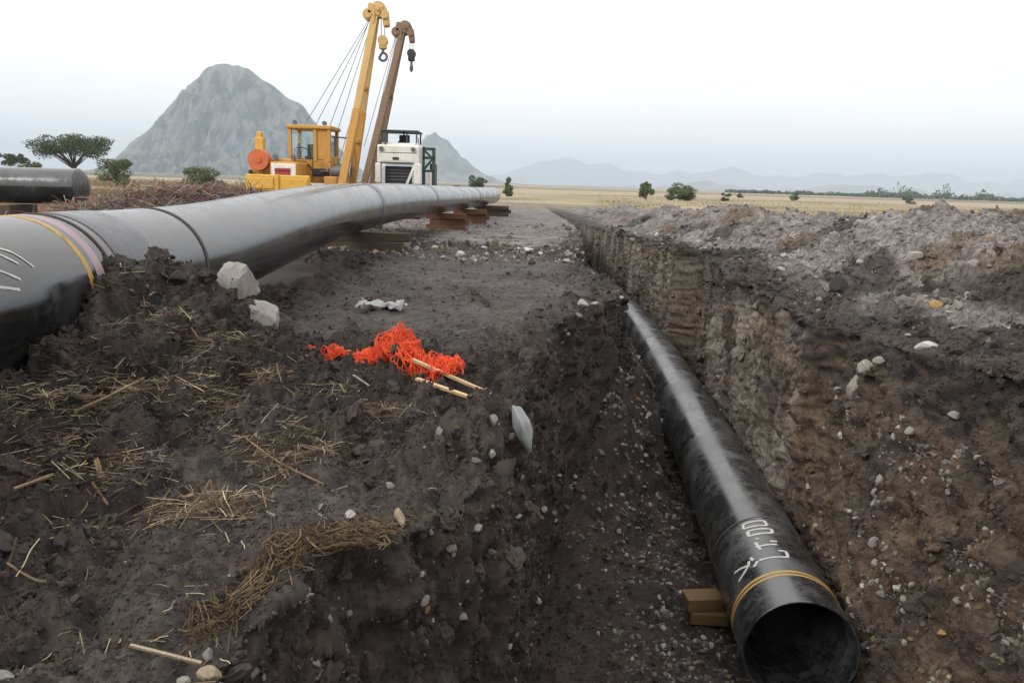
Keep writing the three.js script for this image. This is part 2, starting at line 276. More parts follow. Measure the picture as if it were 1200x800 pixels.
{
  const T = table([[-420, 0], [-320, 25], [-290, 95], [-225, 150], [-166, 212], [-105, 274], [-62, 317], [-30, 329], [0, 332], [45, 326], [95, 299], [180, 238], [222, 212], [262, 166], [316, 107], [396, 27], [520, 0]]);
  massif('mountain', 'steep rocky peak standing alone on the plain behind the yellow machine', -892, 2500, 1000, 900, 260, 200, (x, z) => {
    const t = T(x - 14 + 7 * n3(x * 0.012, 1, z * 0.012)), r = Math.exp(-sq(z / (150 + 0.35 * t)) * 1.2);
    const e = Math.abs(n3(x * 0.013, 2, z * 0.004)) * 55 + Math.abs(n3(x * 0.034, 3, z * 0.02)) * 26 + Math.abs(n3(x * 0.075, 4, z * 0.05)) * 20;
    return Math.max(-2, t * r - e * (t / 336) * (0.1 + 0.9 * smooth(0, 110, Math.abs(z))));
  }, { a: [0.035, 0.055, 0.055], b: [0.13, 0.135, 0.125], s: 0.02 });
  const T2 = table([[-420, 0], [-260, 60], [-110, 150], [-45, 222], [0, 240], [50, 205], [130, 130], [230, 55], [330, 12], [450, 0]]);
  massif('mountain', 'smaller pointed peak farther off beyond the white machine', -406, 4000, 900, 900, 110, 80, (x, z) => {
    const t = T2(x + 16 * n3(x * 0.01, 11, z * 0.01)); return Math.max(-2, t * Math.exp(-sq(z / 190)) - Math.abs(n3(x * 0.012, 12, z * 0.008)) * 30 * t / 240);
  }, { a: [0.04, 0.06, 0.05], b: [0.12, 0.12, 0.11], s: 0.012 });
  massif('hills', 'long faint range of far hills along the horizon', 5200, 12600, 16000, 2400, 260, 30, (x, z) => {
    const u = x + 5200, rise = smooth(-1600, 900, u) * (1 - 0.25 * smooth(6500, 12000, u));
    return rise * (330 + 90 * n3(u * 0.0005, 21, 0) + 60 * n3(u * 0.0016, 22, z * 0.001) + 22 * n3(u * 0.005, 23, z * 0.003)) * Math.exp(-sq(z / 480));
  }, { a: [0.07, 0.085, 0.06], b: [0.14, 0.13, 0.11], s: 0.0012 });
  massif('hills', 'low nearer hills at the edge of the plain', 3300, 6800, 6800, 1500, 200, 24, (x, z) => {
    const u = x + 3300; return Math.max(-1, (40 * smooth(600, 2000, u) + 50 * n3(u * 0.0011, 31, 0) + 22 * n3(u * 0.004, 32, z * 0.002)) * smooth(300, 1400, u) * Math.exp(-sq(z / 310)));
  }, { a: [0.06, 0.08, 0.05], b: [0.15, 0.14, 0.11], s: 0.003 });
}

// ---------------------------------------------------------------- trees and shrubs
const leafMats = [[0.045, 0.07, 0.03], [0.075, 0.1, 0.04], [0.055, 0.085, 0.05]].map(c => new THREE.MeshPhysicalMaterial({ color: rgb(...c), roughness: 0.85, side: THREE.DoubleSide, vertexColors: true }));
const barkMat = new THREE.MeshStandardMaterial({ color: rgb(0.07, 0.055, 0.042), roughness: 0.95 });
function leaves(list, per, size, rnd) {    // list of [x, y, z, rx, ry]: clumps of small leaf faces
  const v = [], n = [], cc = [];
  for (const [cx, cy, cz, rx, ry] of list) for (let i = 0; i < per; i++) {
    const a = rnd() * 6.283, b = Math.acos(2 * rnd() - 1), r = Math.cbrt(0.15 + 0.85 * rnd()) * (0.85 + 0.3 * rnd());
    const x = cx + rx * r * Math.sin(b) * Math.cos(a), y = cy + ry * r * Math.cos(b), z = cz + rx * r * Math.sin(b) * Math.sin(a);
    const u = new THREE.Vector3(rnd() - 0.5, rnd() - 0.5, rnd() - 0.5).normalize(), w = new THREE.Vector3(rnd() - 0.5, rnd() - 0.5, rnd() - 0.5).cross(u).normalize(), m = u.clone().cross(w), s = size * (0.6 + 0.8 * rnd());
    const P = [[-1, 0], [0.2, 0.5], [1, 0], [0.1, -0.5]].map(([p, q]) => [x + s * (u.x * p + w.x * q), y + s * (u.y * p + w.y * q), z + s * (u.z * p + w.z * q)]);
    const tone = 0.6 + 0.9 * rnd(), dry = rnd() < 0.12 ? 1.5 : 1;
    for (const k of [0, 1, 2, 0, 2, 3]) { cc.push(tone * dry, tone, tone * 0.9); v.push(...P[k]); n.push(-m.x, -m.y, -m.z); }
  }
  const g = new THREE.BufferGeometry(); g.setAttribute('position', new THREE.Float32BufferAttribute(v, 3)); g.setAttribute('normal', new THREE.Float32BufferAttribute(n, 3)); g.setAttribute('color', new THREE.Float32BufferAttribute(cc, 3)); return g;
}
function tree(name, label, x, f, h, w, kind, seed, { stem = 0.35, flat = 0.6, clumps = 16, per = 130, leaf = 0.2, cat = 'tree', group } = {}) {
  const rnd = rngOf(seed), t = thing(name, label, cat, [x, lie(f) - 0.05, -f], 0, group), wood = [], cl = [];
  const y0 = h * stem;
  wood.push(bar([0, -0.1, 0], [0.04 * w, y0, 0], 0.035 * h, 7, 0.026 * h));
  for (let i = 0; i < clumps; i++) {
    const a = rnd() * 6.283, r = Math.sqrt(rnd()) * 0.42 * w, cy = mixn(y0 * 1.15, h * 0.9, flat < 0.55 ? 0.25 + 0.75 * rnd() * (1 - 0.7 * r / w) : rnd() * (1 - 0.6 * r / w));
    const c = [r * Math.cos(a), cy, r * Math.sin(a) * 0.9, w * (flat < 0.55 ? 0.1 + 0.07 * rnd() : 0.15 + 0.09 * rnd()), h * (0.06 + 0.05 * rnd()) * (flat < 0.55 ? 1 : 1.6)];
    cl.push(c); if (i % 2 === 0) wood.push(bar([0.02 * w, y0 * (0.75 + 0.25 * rnd()), 0], [c[0] * 0.9, c[1], c[2] * 0.9], 0.014 * h, 5, 0.004 * h));
  }
  mesh('trunk', join(wood), barkMat, t); mesh('crown', leaves(cl, per * 2, leaf * 0.66, rnd), leafMats[kind], t);
  return t;
}
tree('acacia_tree', 'wide flat-topped dark tree with bare lower trunk beyond the pipe lying alone', -65.8, 120, 8.0, 11.2, 0, 401, { stem: 0.3, flat: 0.5, clumps: 46, per: 120, leaf: 0.2 });
tree('field_tree', 'round-crowned small tree just beside the flat-topped tree', -44.6, 90, 3.7, 3.6, 1, 402, { stem: 0.15, clumps: 20, leaf: 0.14 });
tree('field_tree', 'squat dark tree far off at the end of the row past the flat-topped tree', -98, 150, 5.2, 9, 0, 403, { stem: 0.25, clumps: 24, per: 90, leaf: 0.22, flat: 0.5 });
tree('field_tree', 'small spreading tree between the squat tree and the flat-topped tree', -92, 150, 5.0, 4.2, 0, 404, { stem: 0.35, clumps: 14, per: 90, leaf: 0.22, flat: 0.5 });
tree('shrub', 'low pale green shrub right beside the flat-topped tree trunk', -69, 115, 3.2, 3, 1, 405, { stem: 0.1, clumps: 12, leaf: 0.16, cat: 'shrub' });
tree('shrub', 'broad dark shrub in the dry field at the foot of the mountain', -31, 80, 2.9, 3.6, 1, 406, { stem: 0.1, clumps: 20, leaf: 0.15, cat: 'shrub' });
tree('shrub', 'small green bush just past the end of the welded pipe', -7.6, 150, 3.6, 3.6, 2, 407, { stem: 0.1, clumps: 12, leaf: 0.2, cat: 'shrub' });
tree('shrub', 'narrow upright green bush on the plain where the working strip meets the horizon', -1.0, 110, 2.7, 1.8, 1, 408, { stem: 0.1, clumps: 10, leaf: 0.16, cat: 'shrub' });
tree('shrub', 'rounded green bush on the field beyond the spoil, the narrower of the two', 17.6, 110, 2.8, 1.9, 1, 409, { stem: 0.15, clumps: 12, leaf: 0.15, cat: 'shrub' });
tree('shrub', 'broad rounded green bush on the field beyond the spoil', 24.2, 120, 2.9, 3.9, 1, 410, { stem: 0.1, clumps: 22, per: 150, leaf: 0.16, cat: 'shrub' });
for (const [x, f, h, w, s] of [[33.5, 130, 1.6, 1.6, 411], [58, 170, 2.2, 2.4, 412], [80, 165, 2.4, 2.6, 413], [48, 175, 1.5, 2, 414], [-12, 160, 1.5, 2, 415], [-19, 140, 1.7, 2.2, 416]])
  tree('shrub', 'tiny dark bush far out on the dry plain', x, f, h, w, 2, s, { stem: 0.1, clumps: 7, per: 80, leaf: 0.16, cat: 'shrub', group: 'tiny bushes dotted over the far plain' });
{
  const rnd = rngOf(420), cl = [];
  for (let i = 0; i < 520; i++) {
    const u = rnd(), f = 640 + 160 * rnd(), px = 0.26 + 0.46 * u, x = px * f, dense = 0.35 + 0.65 * smooth(-0.3, 0.5, n3(u * 9, 70, 0)) * smooth(0.1, 0.45, u);
    const h = (2.5 + 6.5 * rnd() * rnd() + (rnd() < 0.05 && u > 0.4 && u < 0.75 ? 7 : 0)) * dense; cl.push([x, h * 0.5, -f, 2 + 3.5 * rnd() * dense, h * 0.55]);
  }
  tag(mesh('tree_line', leaves(cl, 46, 1.1, rnd), leafMats[2]), 'dark belt of far trees along the edge of the dry field', 'trees', null, 'stuff');
}
console.log('trees');

// ---------------------------------------------------------------- pipes
const R = 0.457;
const pipeTone = fbm(1024, [[5, 1], [14, 0.9], [40, 0.7], [120, 0.6], [300, 0.4]], 501), pipeScuff = fbm(1024, [[9, 1], [31, 1], [97, 1]], 521);
const streak = (() => { const a = tile(1024, 64, 541), o = new Float32Array(1024 * 1024); for (let j = 0; j < 1024; j++) for (let i = 0; i < 1024; i++) o[j * 1024 + i] = a[j * 1024 + ((i * 0.12) | 0)]; return o; })();
const dusty = (lo, hi, a, b) => tex(1024, i => { const v = clamp(smooth(a, b, 0.56 * pipeTone[i] + 0.32 * pipeScuff[i] + 0.12 * streak[i])), l = mixn(lo, hi, v) * (0.85 + 0.3 * pipeScuff[i]); return [toS(l), toS(l * 1.02), toS(l * 1.06)]; });
const pipeRough = tex(1024, i => { const v = 0.3 + 0.4 * smooth(0.35, 0.65, 0.6 * pipeTone[i] + 0.4 * pipeScuff[i]); return [v, v, v]; }, false);
const pipeRough2 = tex(1024, i => { const v = 0.22 + 0.25 * smooth(0.35, 0.75, 0.7 * pipeTone[i] + 0.3 * pipeScuff[i]); return [v, v, v]; }, false);
const pipeBump = tex(1024, i => { const v = pipeTone[i]; return [v, v, v]; }, false);
const greyCoat = new THREE.MeshPhysicalMaterial({ map: dusty(0.009, 0.034, 0.36, 0.7), roughnessMap: pipeRough, roughness: 0.36, bumpMap: pipeBump, bumpScale: 0.0002, ior: 1.8 });
const blackCoat = new THREE.MeshPhysicalMaterial({ map: dusty(0.012, 0.06, 0.42, 0.75), roughnessMap: pipeRough2, roughness: 1, bumpMap: pipeBump, bumpScale: 0.0006, ior: 1.95 });
const sleeveMat = new THREE.MeshPhysicalMaterial({ map: dusty(0.035, 0.075, 0.4, 0.7), roughnessMap: pipeRough2, roughness: 1.0, bumpMap: pipeBump, bumpScale: 0.004, ior: 1.55 });
const steelMat = new THREE.MeshStandardMaterial({ color: rgb(0.06, 0.05, 0.045), roughness: 0.7, metalness: 0.3 });
const curveOf = pts => { const c = new THREE.CatmullRomCurve3(pts.map(([x, y, f]) => new THREE.Vector3(x, y, -f)), false, 'centripetal'); c.arcLengthDivisions = 600; return c; };
function paramAt(curve, f) { let a = 0, b = 1; for (let i = 0; i < 40; i++) { const m = (a + b) / 2; -curve.getPointAt(m).z < f ? a = m : b = m; } return (a + b) / 2; }
function ringFrame(curve, u) { const p = curve.getPointAt(u), t = curve.getTangentAt(u), s = t.clone().cross(new THREE.Vector3(0, 1, 0)).normalize(), up = s.clone().cross(t); return { p, s, up, t }; }
function pipeGeo(curve, u0, u1, r, along, around = 72, open = 0) {   // open: wall thickness at the near end
  const L = curve.getLength(), v = [], n = [], t = [], ix = [], prof = [];
  for (let i = 0; i <= along; i++) prof.push([mixn(u0, u1, i / along), r, 1]);
  if (open) { const bev = 0.006 / L; prof.unshift([u0, r - open, -1, 1]); prof.splice(1, 0, [u0 - bev, r - 0.006, 0.3]); for (let i = 1; i <= 10; i++) prof.unshift([mixn(u0, u1, i / 10), r - open, -1]); }
  prof.forEach(([u, rr, sg]) => {
    const F = ringFrame(curve, clamp(u)), back = u < 0 ? F.t.clone().multiplyScalar(u * L) : new THREE.Vector3();
    for (let k = 0; k <= around; k++) { const a = k / around * Math.PI * 2, d = F.s.clone().multiplyScalar(Math.cos(a)).addScaledVector(F.up, Math.sin(a)); v.push(F.p.x + back.x + d.x * rr, F.p.y + back.y + d.y * rr, F.p.z + back.z + d.z * rr); n.push(d.x * sg, d.y * sg, d.z * sg); t.push(a * r / 2.87, u * L / 2.87); }
  });
  const W = around + 1; for (let i = 0; i < prof.length - 1; i++) for (let k = 0; k < around; k++) { const a = i * W + k; ix.push(a, a + W, a + 1, a + 1, a + W, a + W + 1); }
  const g = new THREE.BufferGeometry(); g.setAttribute('position', new THREE.Float32BufferAttribute(v, 3)); g.setAttribute('normal', new THREE.Float32BufferAttribute(n, 3)); g.setAttribute('uv', new THREE.Float32BufferAttribute(t, 2)); g.setIndex(ix); g.computeVertexNormals();
  return g;
}
const paintMap = tex(512, (i, x, y) => { const k = (y * 2) * 1024 + x * 2, v = pipeScuff[k], t = pipeTone[k], w = (v > 0.7 ? 0.66 : 0.76 + 0.24 * t) * (t < 0.38 ? 0.88 : 1); return [toS(w), toS(w * (v > 0.68 ? 0.8 : 0.97)), toS(w * (v > 0.68 ? 0.62 : 0.9))]; });   // chips, rust and caked dust
const bandMats = { yellow: new THREE.MeshStandardMaterial({ color: rgb(0.42, 0.28, 0.07), map: paintMap, roughness: 0.6 }), orange: new THREE.MeshStandardMaterial({ color: rgb(0.36, 0.2, 0.07), roughness: 0.6 }), mauve: new THREE.MeshStandardMaterial({ color: rgb(0.3, 0.22, 0.24), roughness: 0.6 }), white: new THREE.MeshStandardMaterial({ color: rgb(0.5, 0.52, 0.53), map: paintMap, roughness: 0.8 }) };
// hand-painted strokes: [metres along the pipe, angle round it in degrees from the top, towards the right]
function strokes(curve, f0, list, w, parent) {
  const L = curve.getLength(), u0 = paramAt(curve, f0);
  for (const line of list) {
    const v = [], ix = [], P = [];
    const dense = new THREE.CatmullRomCurve3(line.map(([s, a]) => new THREE.Vector3(s, a * Math.PI / 180 * R, 0)), false, 'catmullrom', 0.2).getPoints(line.length * 6);
    dense.forEach((q, i) => {
      const a = dense[Math.max(0, i - 1)], b = dense[Math.min(dense.length - 1, i + 1)], d = b.clone().sub(a).normalize(), ww = w * (0.7 + 0.5 * (0.5 + 0.5 * n3(i * 0.4, f0, q.x * 9)));
      for (const sgn of [-1, 1]) {
        const s = q.x - d.y * sgn * ww / 2, an = (q.y + d.x * sgn * ww / 2) / R, F = ringFrame(curve, clamp(u0 + s / L)), dir = F.up.clone().multiplyScalar(Math.cos(an)).addScaledVector(F.s, Math.sin(an));
        v.push(F.p.x + dir.x * (R + 0.003), F.p.y + dir.y * (R + 0.003), F.p.z + dir.z * (R + 0.003));
      }
      if (i) { const k = i * 2; ix.push(k - 2, k - 1, k, k - 1, k + 1, k); }
    });
    const g = new THREE.BufferGeometry(); g.setAttribute('position', new THREE.Float32BufferAttribute(v, 3)); g.setIndex(ix); g.computeVertexNormals(); mesh('painted_mark', g, bandMats.white, parent);
  }
}
function pipeline(name, label, pts, plan, mat) {
  const t = thing(name, label, 'pipe'), curve = curveOf(pts), L = curve.getLength();
  for (const [kind, a, b] of plan) {
    const u0 = a === null ? 0 : paramAt(curve, a), u1 = b === null ? 1 : paramAt(curve, b), n = Math.max(2, Math.ceil((u1 - u0) * L / 0.5));
    if (kind === 'pipe_section') { mesh(kind, pipeGeo(curve, u0, u1, R, n, 72, a === null ? 0.02 : 0), mat, t); }
    else if (kind === 'joint_sleeve') mesh(kind, pipeGeo(curve, u0, u1, R + 0.006, n, 72, 0.006), sleeveMat, t);
    else if (kind === 'weld_seam') mesh(kind, pipeGeo(curve, u0, u1, R + 0.008, 2, 72, 0.008), steelMat, t);
    else mesh('paint_ring', pipeGeo(curve, u0, u1, R + 0.003, 2, 72, 0.003), bandMats[kind], t);
  }
  return { t, curve };
}
const main = pipeline('welded_pipeline', 'long dusty grey pipeline welded up above ground on timber skids', [[-2.7, 0.68, -6], [-2.78, 0.67, 1], [-2.85, 0.68, 4.4], [-2.92, 0.67, 7], [-2.98, 0.75, 9.5], [-3.06, 0.83, 12.5], [-3.1, 0.86, 16], [-3.0, 0.86, 20], [-2.8, 0.83, 24], [-2.25, 0.76, 33], [-1.62, 0.71, 43], [-1.4, 0.7, 46.5]],
  [['pipe_section', null, 4.95], ['mauve', 4.58, 4.66], ['yellow', 4.48, 4.52], ['joint_sleeve', 4.88, 5.4], ['pipe_section', 5.35, 16.1], ['weld_seam', 6.3, 6.34], ['weld_seam', 4.76, 4.775], ['joint_sleeve', 16.0, 16.35], ['pipe_section', 16.3, 24.1], ['joint_sleeve', 24, 24.35], ['pipe_section', 24.3, 36.2], ['joint_sleeve', 36.1, 36.5], ['pipe_section', 36.4, null]], greyCoat);
strokes(main.curve, 3.52, [[[0.1, 52], [0.2, 45], [0.3, 46], [0.4, 56]], [[0.1, 62], [0.22, 58], [0.34, 66]], [[0.3, 40], [0.42, 47], [0.5, 60]], [[0.06, 70], [0.16, 68], [0.3, 72]], [[0.0, 50], [0.05, 66]]], 0.014, main.t);
const sunk = pipeline('trench_pipeline', 'black glossy pipeline lowered into the trench with its open end showing', [[2.38, -2.2, 5.75], [2.6, -2.2, 8.1], [2.72, -2.2, 9.7], [2.96, -2.2, 13.4], [3.22, -2.2, 18.7], [3.28, -2.2, 22.4], [2.95, -2.2, 31], [2.6, -2.2, 42], [2.35, -2.2, 55]],
  [['pipe_section', null, 17.1], ['orange', 6.18, 6.205], ['yellow', 6.235, 6.26], ['weld_seam', 7.35, 7.365], ['joint_sleeve', 17, 17.35], ['pipe_section', 17.3, 29], ['joint_sleeve', 28.9, 29.3], ['pipe_section', 29.2, null]], blackCoat);
strokes(sunk.curve, 6.4, [
  [[0.1, -40], [0.14, -50], [0.17, -60]], [[0.1, -40], [0.05, -48], [0.01, -58]], [[0.1, -40], [0.16, -38]],                                 // arrow beside the figures
  [[0.1, -18], [0.1, 12], [0.2, 14], [0.21, 6]], [[0.04, -26], [0.1, -20]], [[0.14, -24], [0.2, -26]],
  [[0.32, -16], [0.32, 8]], [[0.26, -12], [0.4, -14]], [[0.38, 2], [0.38, 10]],
  [[0.46, -12], [0.45, -9]],
  [[0.54, -18], [0.54, 8], [0.62, 10], [0.63, -16], [0.54, -18]], [[0.7, -20], [0.69, 8]], [[0.7, -20], [0.78, -18], [0.79, 6], [0.7, 8]], [[0.86, -16], [0.85, 6]]].map(l => l.map(([s, a]) => [s * 1.12, a < -36 ? a : a - 9])), 0.03, sunk.t);
pipeline('spare_pipe', 'short dusty pipe length lying on its own in front of the flat-topped tree', [[-11.35, 0.98, 21], [-15, 0.95, 20.8], [-23, 0.92, 20.6]].map(p => p), [], greyCoat);
{ // the spare length lies across the view, so it is swept by its own run rather than by distance
  const t = scene.children[scene.children.length - 1], c = new THREE.CatmullRomCurve3([new THREE.Vector3(-11.35, 0.98, -21), new THREE.Vector3(-15, 0.95, -20.8), new THREE.Vector3(-23, 0.92, -20.6)]);
  mesh('pipe_section', pipeGeo(c, 0, 1, R, 12, 64, 0.02), greyCoat, t);
  mesh('end_cap', new THREE.SphereGeometry(R - 0.01, 40, 16, 0, Math.PI * 2, 0, Math.PI / 2).scale(1, 0.35, 1).rotateZ(-Math.PI / 2).translate(-11.36, 0.98, -21), sleeveMat, t);
}
console.log('pipes');

// ---------------------------------------------------------------- timber
const woodGrain = (() => { const a = tile(512, 90, 601), b = fbm(512, [[6, 1], [20, 0.6]], 611), o = new Float32Array(512 * 512); for (let j = 0; j < 512; j++) for (let i = 0; i < 512; i++) o[j * 512 + i] = 0.6 * a[j * 512 + ((i * 0.06) | 0)] + 0.4 * b[j * 512 + i]; return o; })();
const woodMap = tex(512, i => { const v = 0.35 + 0.65 * woodGrain[i]; return [toS(v), toS(v * 0.95), toS(v * 0.88)]; });
const woodBump = tex(512, i => [woodGrain[i], woodGrain[i], woodGrain[i]], false);
const timber = c => new THREE.MeshStandardMaterial({ color: rgb(...c), map: woodMap, bumpMap: woodBump, bumpScale: 0.006, roughness: 0.85 });
const woods = { ochre: timber([0.2, 0.12, 0.045]), dark: timber([0.09, 0.065, 0.04]), rusty: timber([0.17, 0.075, 0.035]), pale: timber([0.85, 0.62, 0.36]), grey: timber([0.3, 0.26, 0.2]) };
function log(w, h, l, mat, x, y, f, turn, label, group, tilt = 0) {
  const m = mesh('timber_skid', box(l, h, w, 0, 0, 0, 0.012), mat); m.position.set(x, y, -f); m.rotation.set(0, turn, tilt); return tag(m, label, 'timber', group);
}
const skid = (f, x, mat, l, label, dx = 0) => {
  const u = paramAt(main.curve, f), p = main.curve.getPointAt(u), top = p.y - R, y0 = surf(p.x + 0.4, f) - 0.04, n = Math.max(1, Math.round((top - y0) / 0.2)), h = (top - y0) / n;
  for (let i = 0; i < n; i++) log(0.22, h - 0.004, l, mat[i % mat.length], p.x + dx + (i % 2 ? 0.12 : 0), y0 + h * (i + 0.5), f + (i % 2 ? 0.05 : -0.04), 0.06 * (i % 2 ? 1 : -1), label, 'timber skids under the welded pipeline');
};
skid(15.4, 0, [woods.dark], 1.5, 'dark weathered skid timber stacked under the pipeline by its second joint', 0.2);
skid(2.5, 0, [woods.dark], 1.3, 'dark weathered skid timber stacked under the pipeline by its second joint');
skid(27.5, 0, [woods.rusty], 1.35, 'reddish brown skid timber stacked under the pipeline farther along', 0.2);
skid(34, 0, [woods.rusty], 1.4, 'reddish brown skid timber stacked under the pipeline farther along', 0.25);
skid(42, 0, [woods.dark], 1.8, 'dark skid timber under the far end of the pipeline', 0.4);
for (const [x, n] of [[-12.9, 2], [-20, 2]]) for (let i = 0; i < n; i++) log(0.26, 0.26, 1.3, woods.dark, x, lie(21) + 0.14 + 0.27 * i, 20.85, Math.PI / 2 + 0.05 * i, 'dark block propping up the pipe length that lies alone', 'blocks under the lone pipe');
log(0.22, 0.13, 0.36, woods.ochre, 1.93, -2.5, 7.1, 0.1, 'ochre timber block wedged against the black trench pipe, the upper one', null, 0.03);
log(0.22, 0.12, 0.36, woods.ochre, 1.98, -2.628, 7.06, -0.06, 'ochre timber block lying under another block beside the trench pipe');

// ---------------------------------------------------------------- machines
const paint = (c, r = 0.55) => new THREE.MeshPhysicalMaterial({ color: rgb(...c), map: paintMap, roughness: r });
const Y = paint([0.5, 0.26, 0.045]), YB = paint([0.62, 0.36, 0.05]), OR = paint([0.55, 0.13, 0.03]), WH = paint([0.72, 0.73, 0.72]), RED = paint([0.35, 0.03, 0.03]), BROWN = paint([0.2, 0.13, 0.08], 0.7), BLACK = paint([0.03, 0.03, 0.03], 0.7), GREEN = paint([0.03, 0.06, 0.055], 0.6), STEEL = new THREE.MeshStandardMaterial({ color: rgb(0.12, 0.12, 0.13), roughness: 0.5, metalness: 0.6 }), TAN = paint([0.55, 0.36, 0.13], 0.6);
const GLASS = new THREE.MeshPhysicalMaterial({ color: rgb(0.9, 0.95, 0.95), roughness: 0.05, transmission: 1, thickness: 0, ior: 1.5 });
function crawler(parent, x, mat) {
  const L = 3.4, H = 0.95, w = 0.55, sh = new THREE.Shape(); sh.absarc(L / 2 - H / 2, H / 2, H / 2, -Math.PI / 2, Math.PI / 2); sh.absarc(-L / 2 + H / 2, H / 2, H / 2, Math.PI / 2, Math.PI * 1.5); sh.closePath();
  const hole = new THREE.Path(); hole.absarc(L / 2 - H / 2, H / 2, H / 2 - 0.09, -Math.PI / 2, Math.PI / 2); hole.absarc(-L / 2 + H / 2, H / 2, H / 2 - 0.09, Math.PI / 2, Math.PI * 1.5); sh.holes.push(hole);
  const belt = new THREE.ExtrudeGeometry(sh, { depth: w, bevelEnabled: false, curveSegments: 16 }); belt.translate(0, 0, -w / 2); belt.rotateY(-Math.PI / 2); belt.translate(x, 0, 0);
  const shoes = []; const straight = L - H, per = 2 * straight + Math.PI * H, N = 40;
  for (let i = 0; i < N; i++) {
    let s = i / N * per, px, py, a;
    if (s < straight) { px = -straight / 2 + s; py = 0; a = 0; } else if ((s -= straight) < Math.PI * H / 2) { a = s / (H / 2); px = straight / 2 + Math.sin(a) * H / 2; py = H / 2 - Math.cos(a) * H / 2; } else if ((s -= Math.PI * H / 2) < straight) { px = straight / 2 - s; py = H; a = Math.PI; } else { s -= straight; a = Math.PI + s / (H / 2); px = -straight / 2 + Math.sin(a) * H / 2; py = H / 2 - Math.cos(a) * H / 2; }
    shoes.push(box(w + 0.04, 0.05, 0.05, 0, 0, 0, 0.008, -a).translate(x, py, px));
  }
  const t = mesh('track', belt, STEEL, parent); mesh('track_shoes', join(shoes), STEEL, t);
  mesh('track_frame', join([box(w * 0.6, 0.34, straight, x, H / 2, 0, 0.03), disc(0.36, w * 0.8, x, H / 2, straight / 2, 'x'), disc(0.36, w * 0.8, x, H / 2, -straight / 2, 'x')]), mat, t);
}
function hookBlock(parent, x, y, z, mat, facing, drop) {     // sheave block with its hook
  const h = mesh('hook_block', join([box(0.3, 0.46, 0.26, x, y, z, 0.06), disc(0.19, 0.3, x, y + 0.1, z, 'z')]), mat, parent);
  const pts = []; for (let i = 0; i <= 14; i++) { const a = -0.6 * Math.PI + i / 14 * 1.5 * Math.PI; pts.push(new THREE.Vector3(Math.cos(a) * 0.15 * (facing ? 1 : 0.35), Math.sin(a) * -0.15 - 0.5, facing ? 0 : Math.cos(a) * 0.14)); }
  pts.push(new THREE.Vector3(0, -0.28, 0), new THREE.Vector3(0, -0.15, 0));
  mesh('hook', new THREE.TubeGeometry(new THREE.CatmullRomCurve3(pts), 40, 0.05, 8).translate(x, y, z), STEEL, h);
  for (const d of [-0.07, 0.07]) mesh('hoist_rope', bar([x + d, y + 0.1, z], [x + d, y + drop, z], 0.016, 5), STEEL, h);
}
function boom(parent, base, top, upper, lower, split, headMat) {
  const [bx, by] = base, [tx, ty] = top, mid = 0.86;
  const px = t => mixn(bx, tx, t), py = t => mixn(by, ty, t), pz = t => 0.95 * (1 - t) + 0.1;
  for (const s of [-1, 1]) {
    const leg = mesh('boom_leg', beam([px(0), py(0), s * pz(0)], [px(split), py(split), s * pz(split)], 0.3, 0.24, [0, 0, 1]), lower, parent);
    mesh('boom_tip', beam([px(split), py(split), s * pz(split)], [px(1), py(1), s * pz(1)], 0.27, 0.2, [0, 0, 1]), upper, leg);
  }
  for (const t of [0.3, 0.6]) mesh('boom_brace', beam([px(t), py(t), -pz(t)], [px(t), py(t), pz(t)], 0.14, 0.14, [1, 0, 0]), lower, parent);
  const head = mesh('boom_head', join([box(0.6, 0.42, 0.5, tx, ty + 0.12, 0, 0.05, 0, 0, -0.18), box(0.1, 0.5, 0.56, tx - 0.05, ty - 0.15, 0, 0.02), disc(0.07, 0.62, tx + 0.12, ty + 0.14, 0, 'z', 12), disc(0.3, 0.36, tx + 0.12, ty + 0.14, 0, 'z'), disc(0.22, 0.3, tx - 0.28, ty - 0.05, 0, 'z'), box(0.26, 0.62, 0.34, tx + 0.4, ty - 0.18, 0, 0.08, 0, 0, 0.12)]), headMat, parent);
  for (const [dx, dy, r] of [[0.36, -0.04, 0.17], [-0.28, -0.05, 0.15]]) mesh('sheave', disc(r, 0.1, tx + dx, ty + dy, 0.2, 'z'), headMat, head);
}
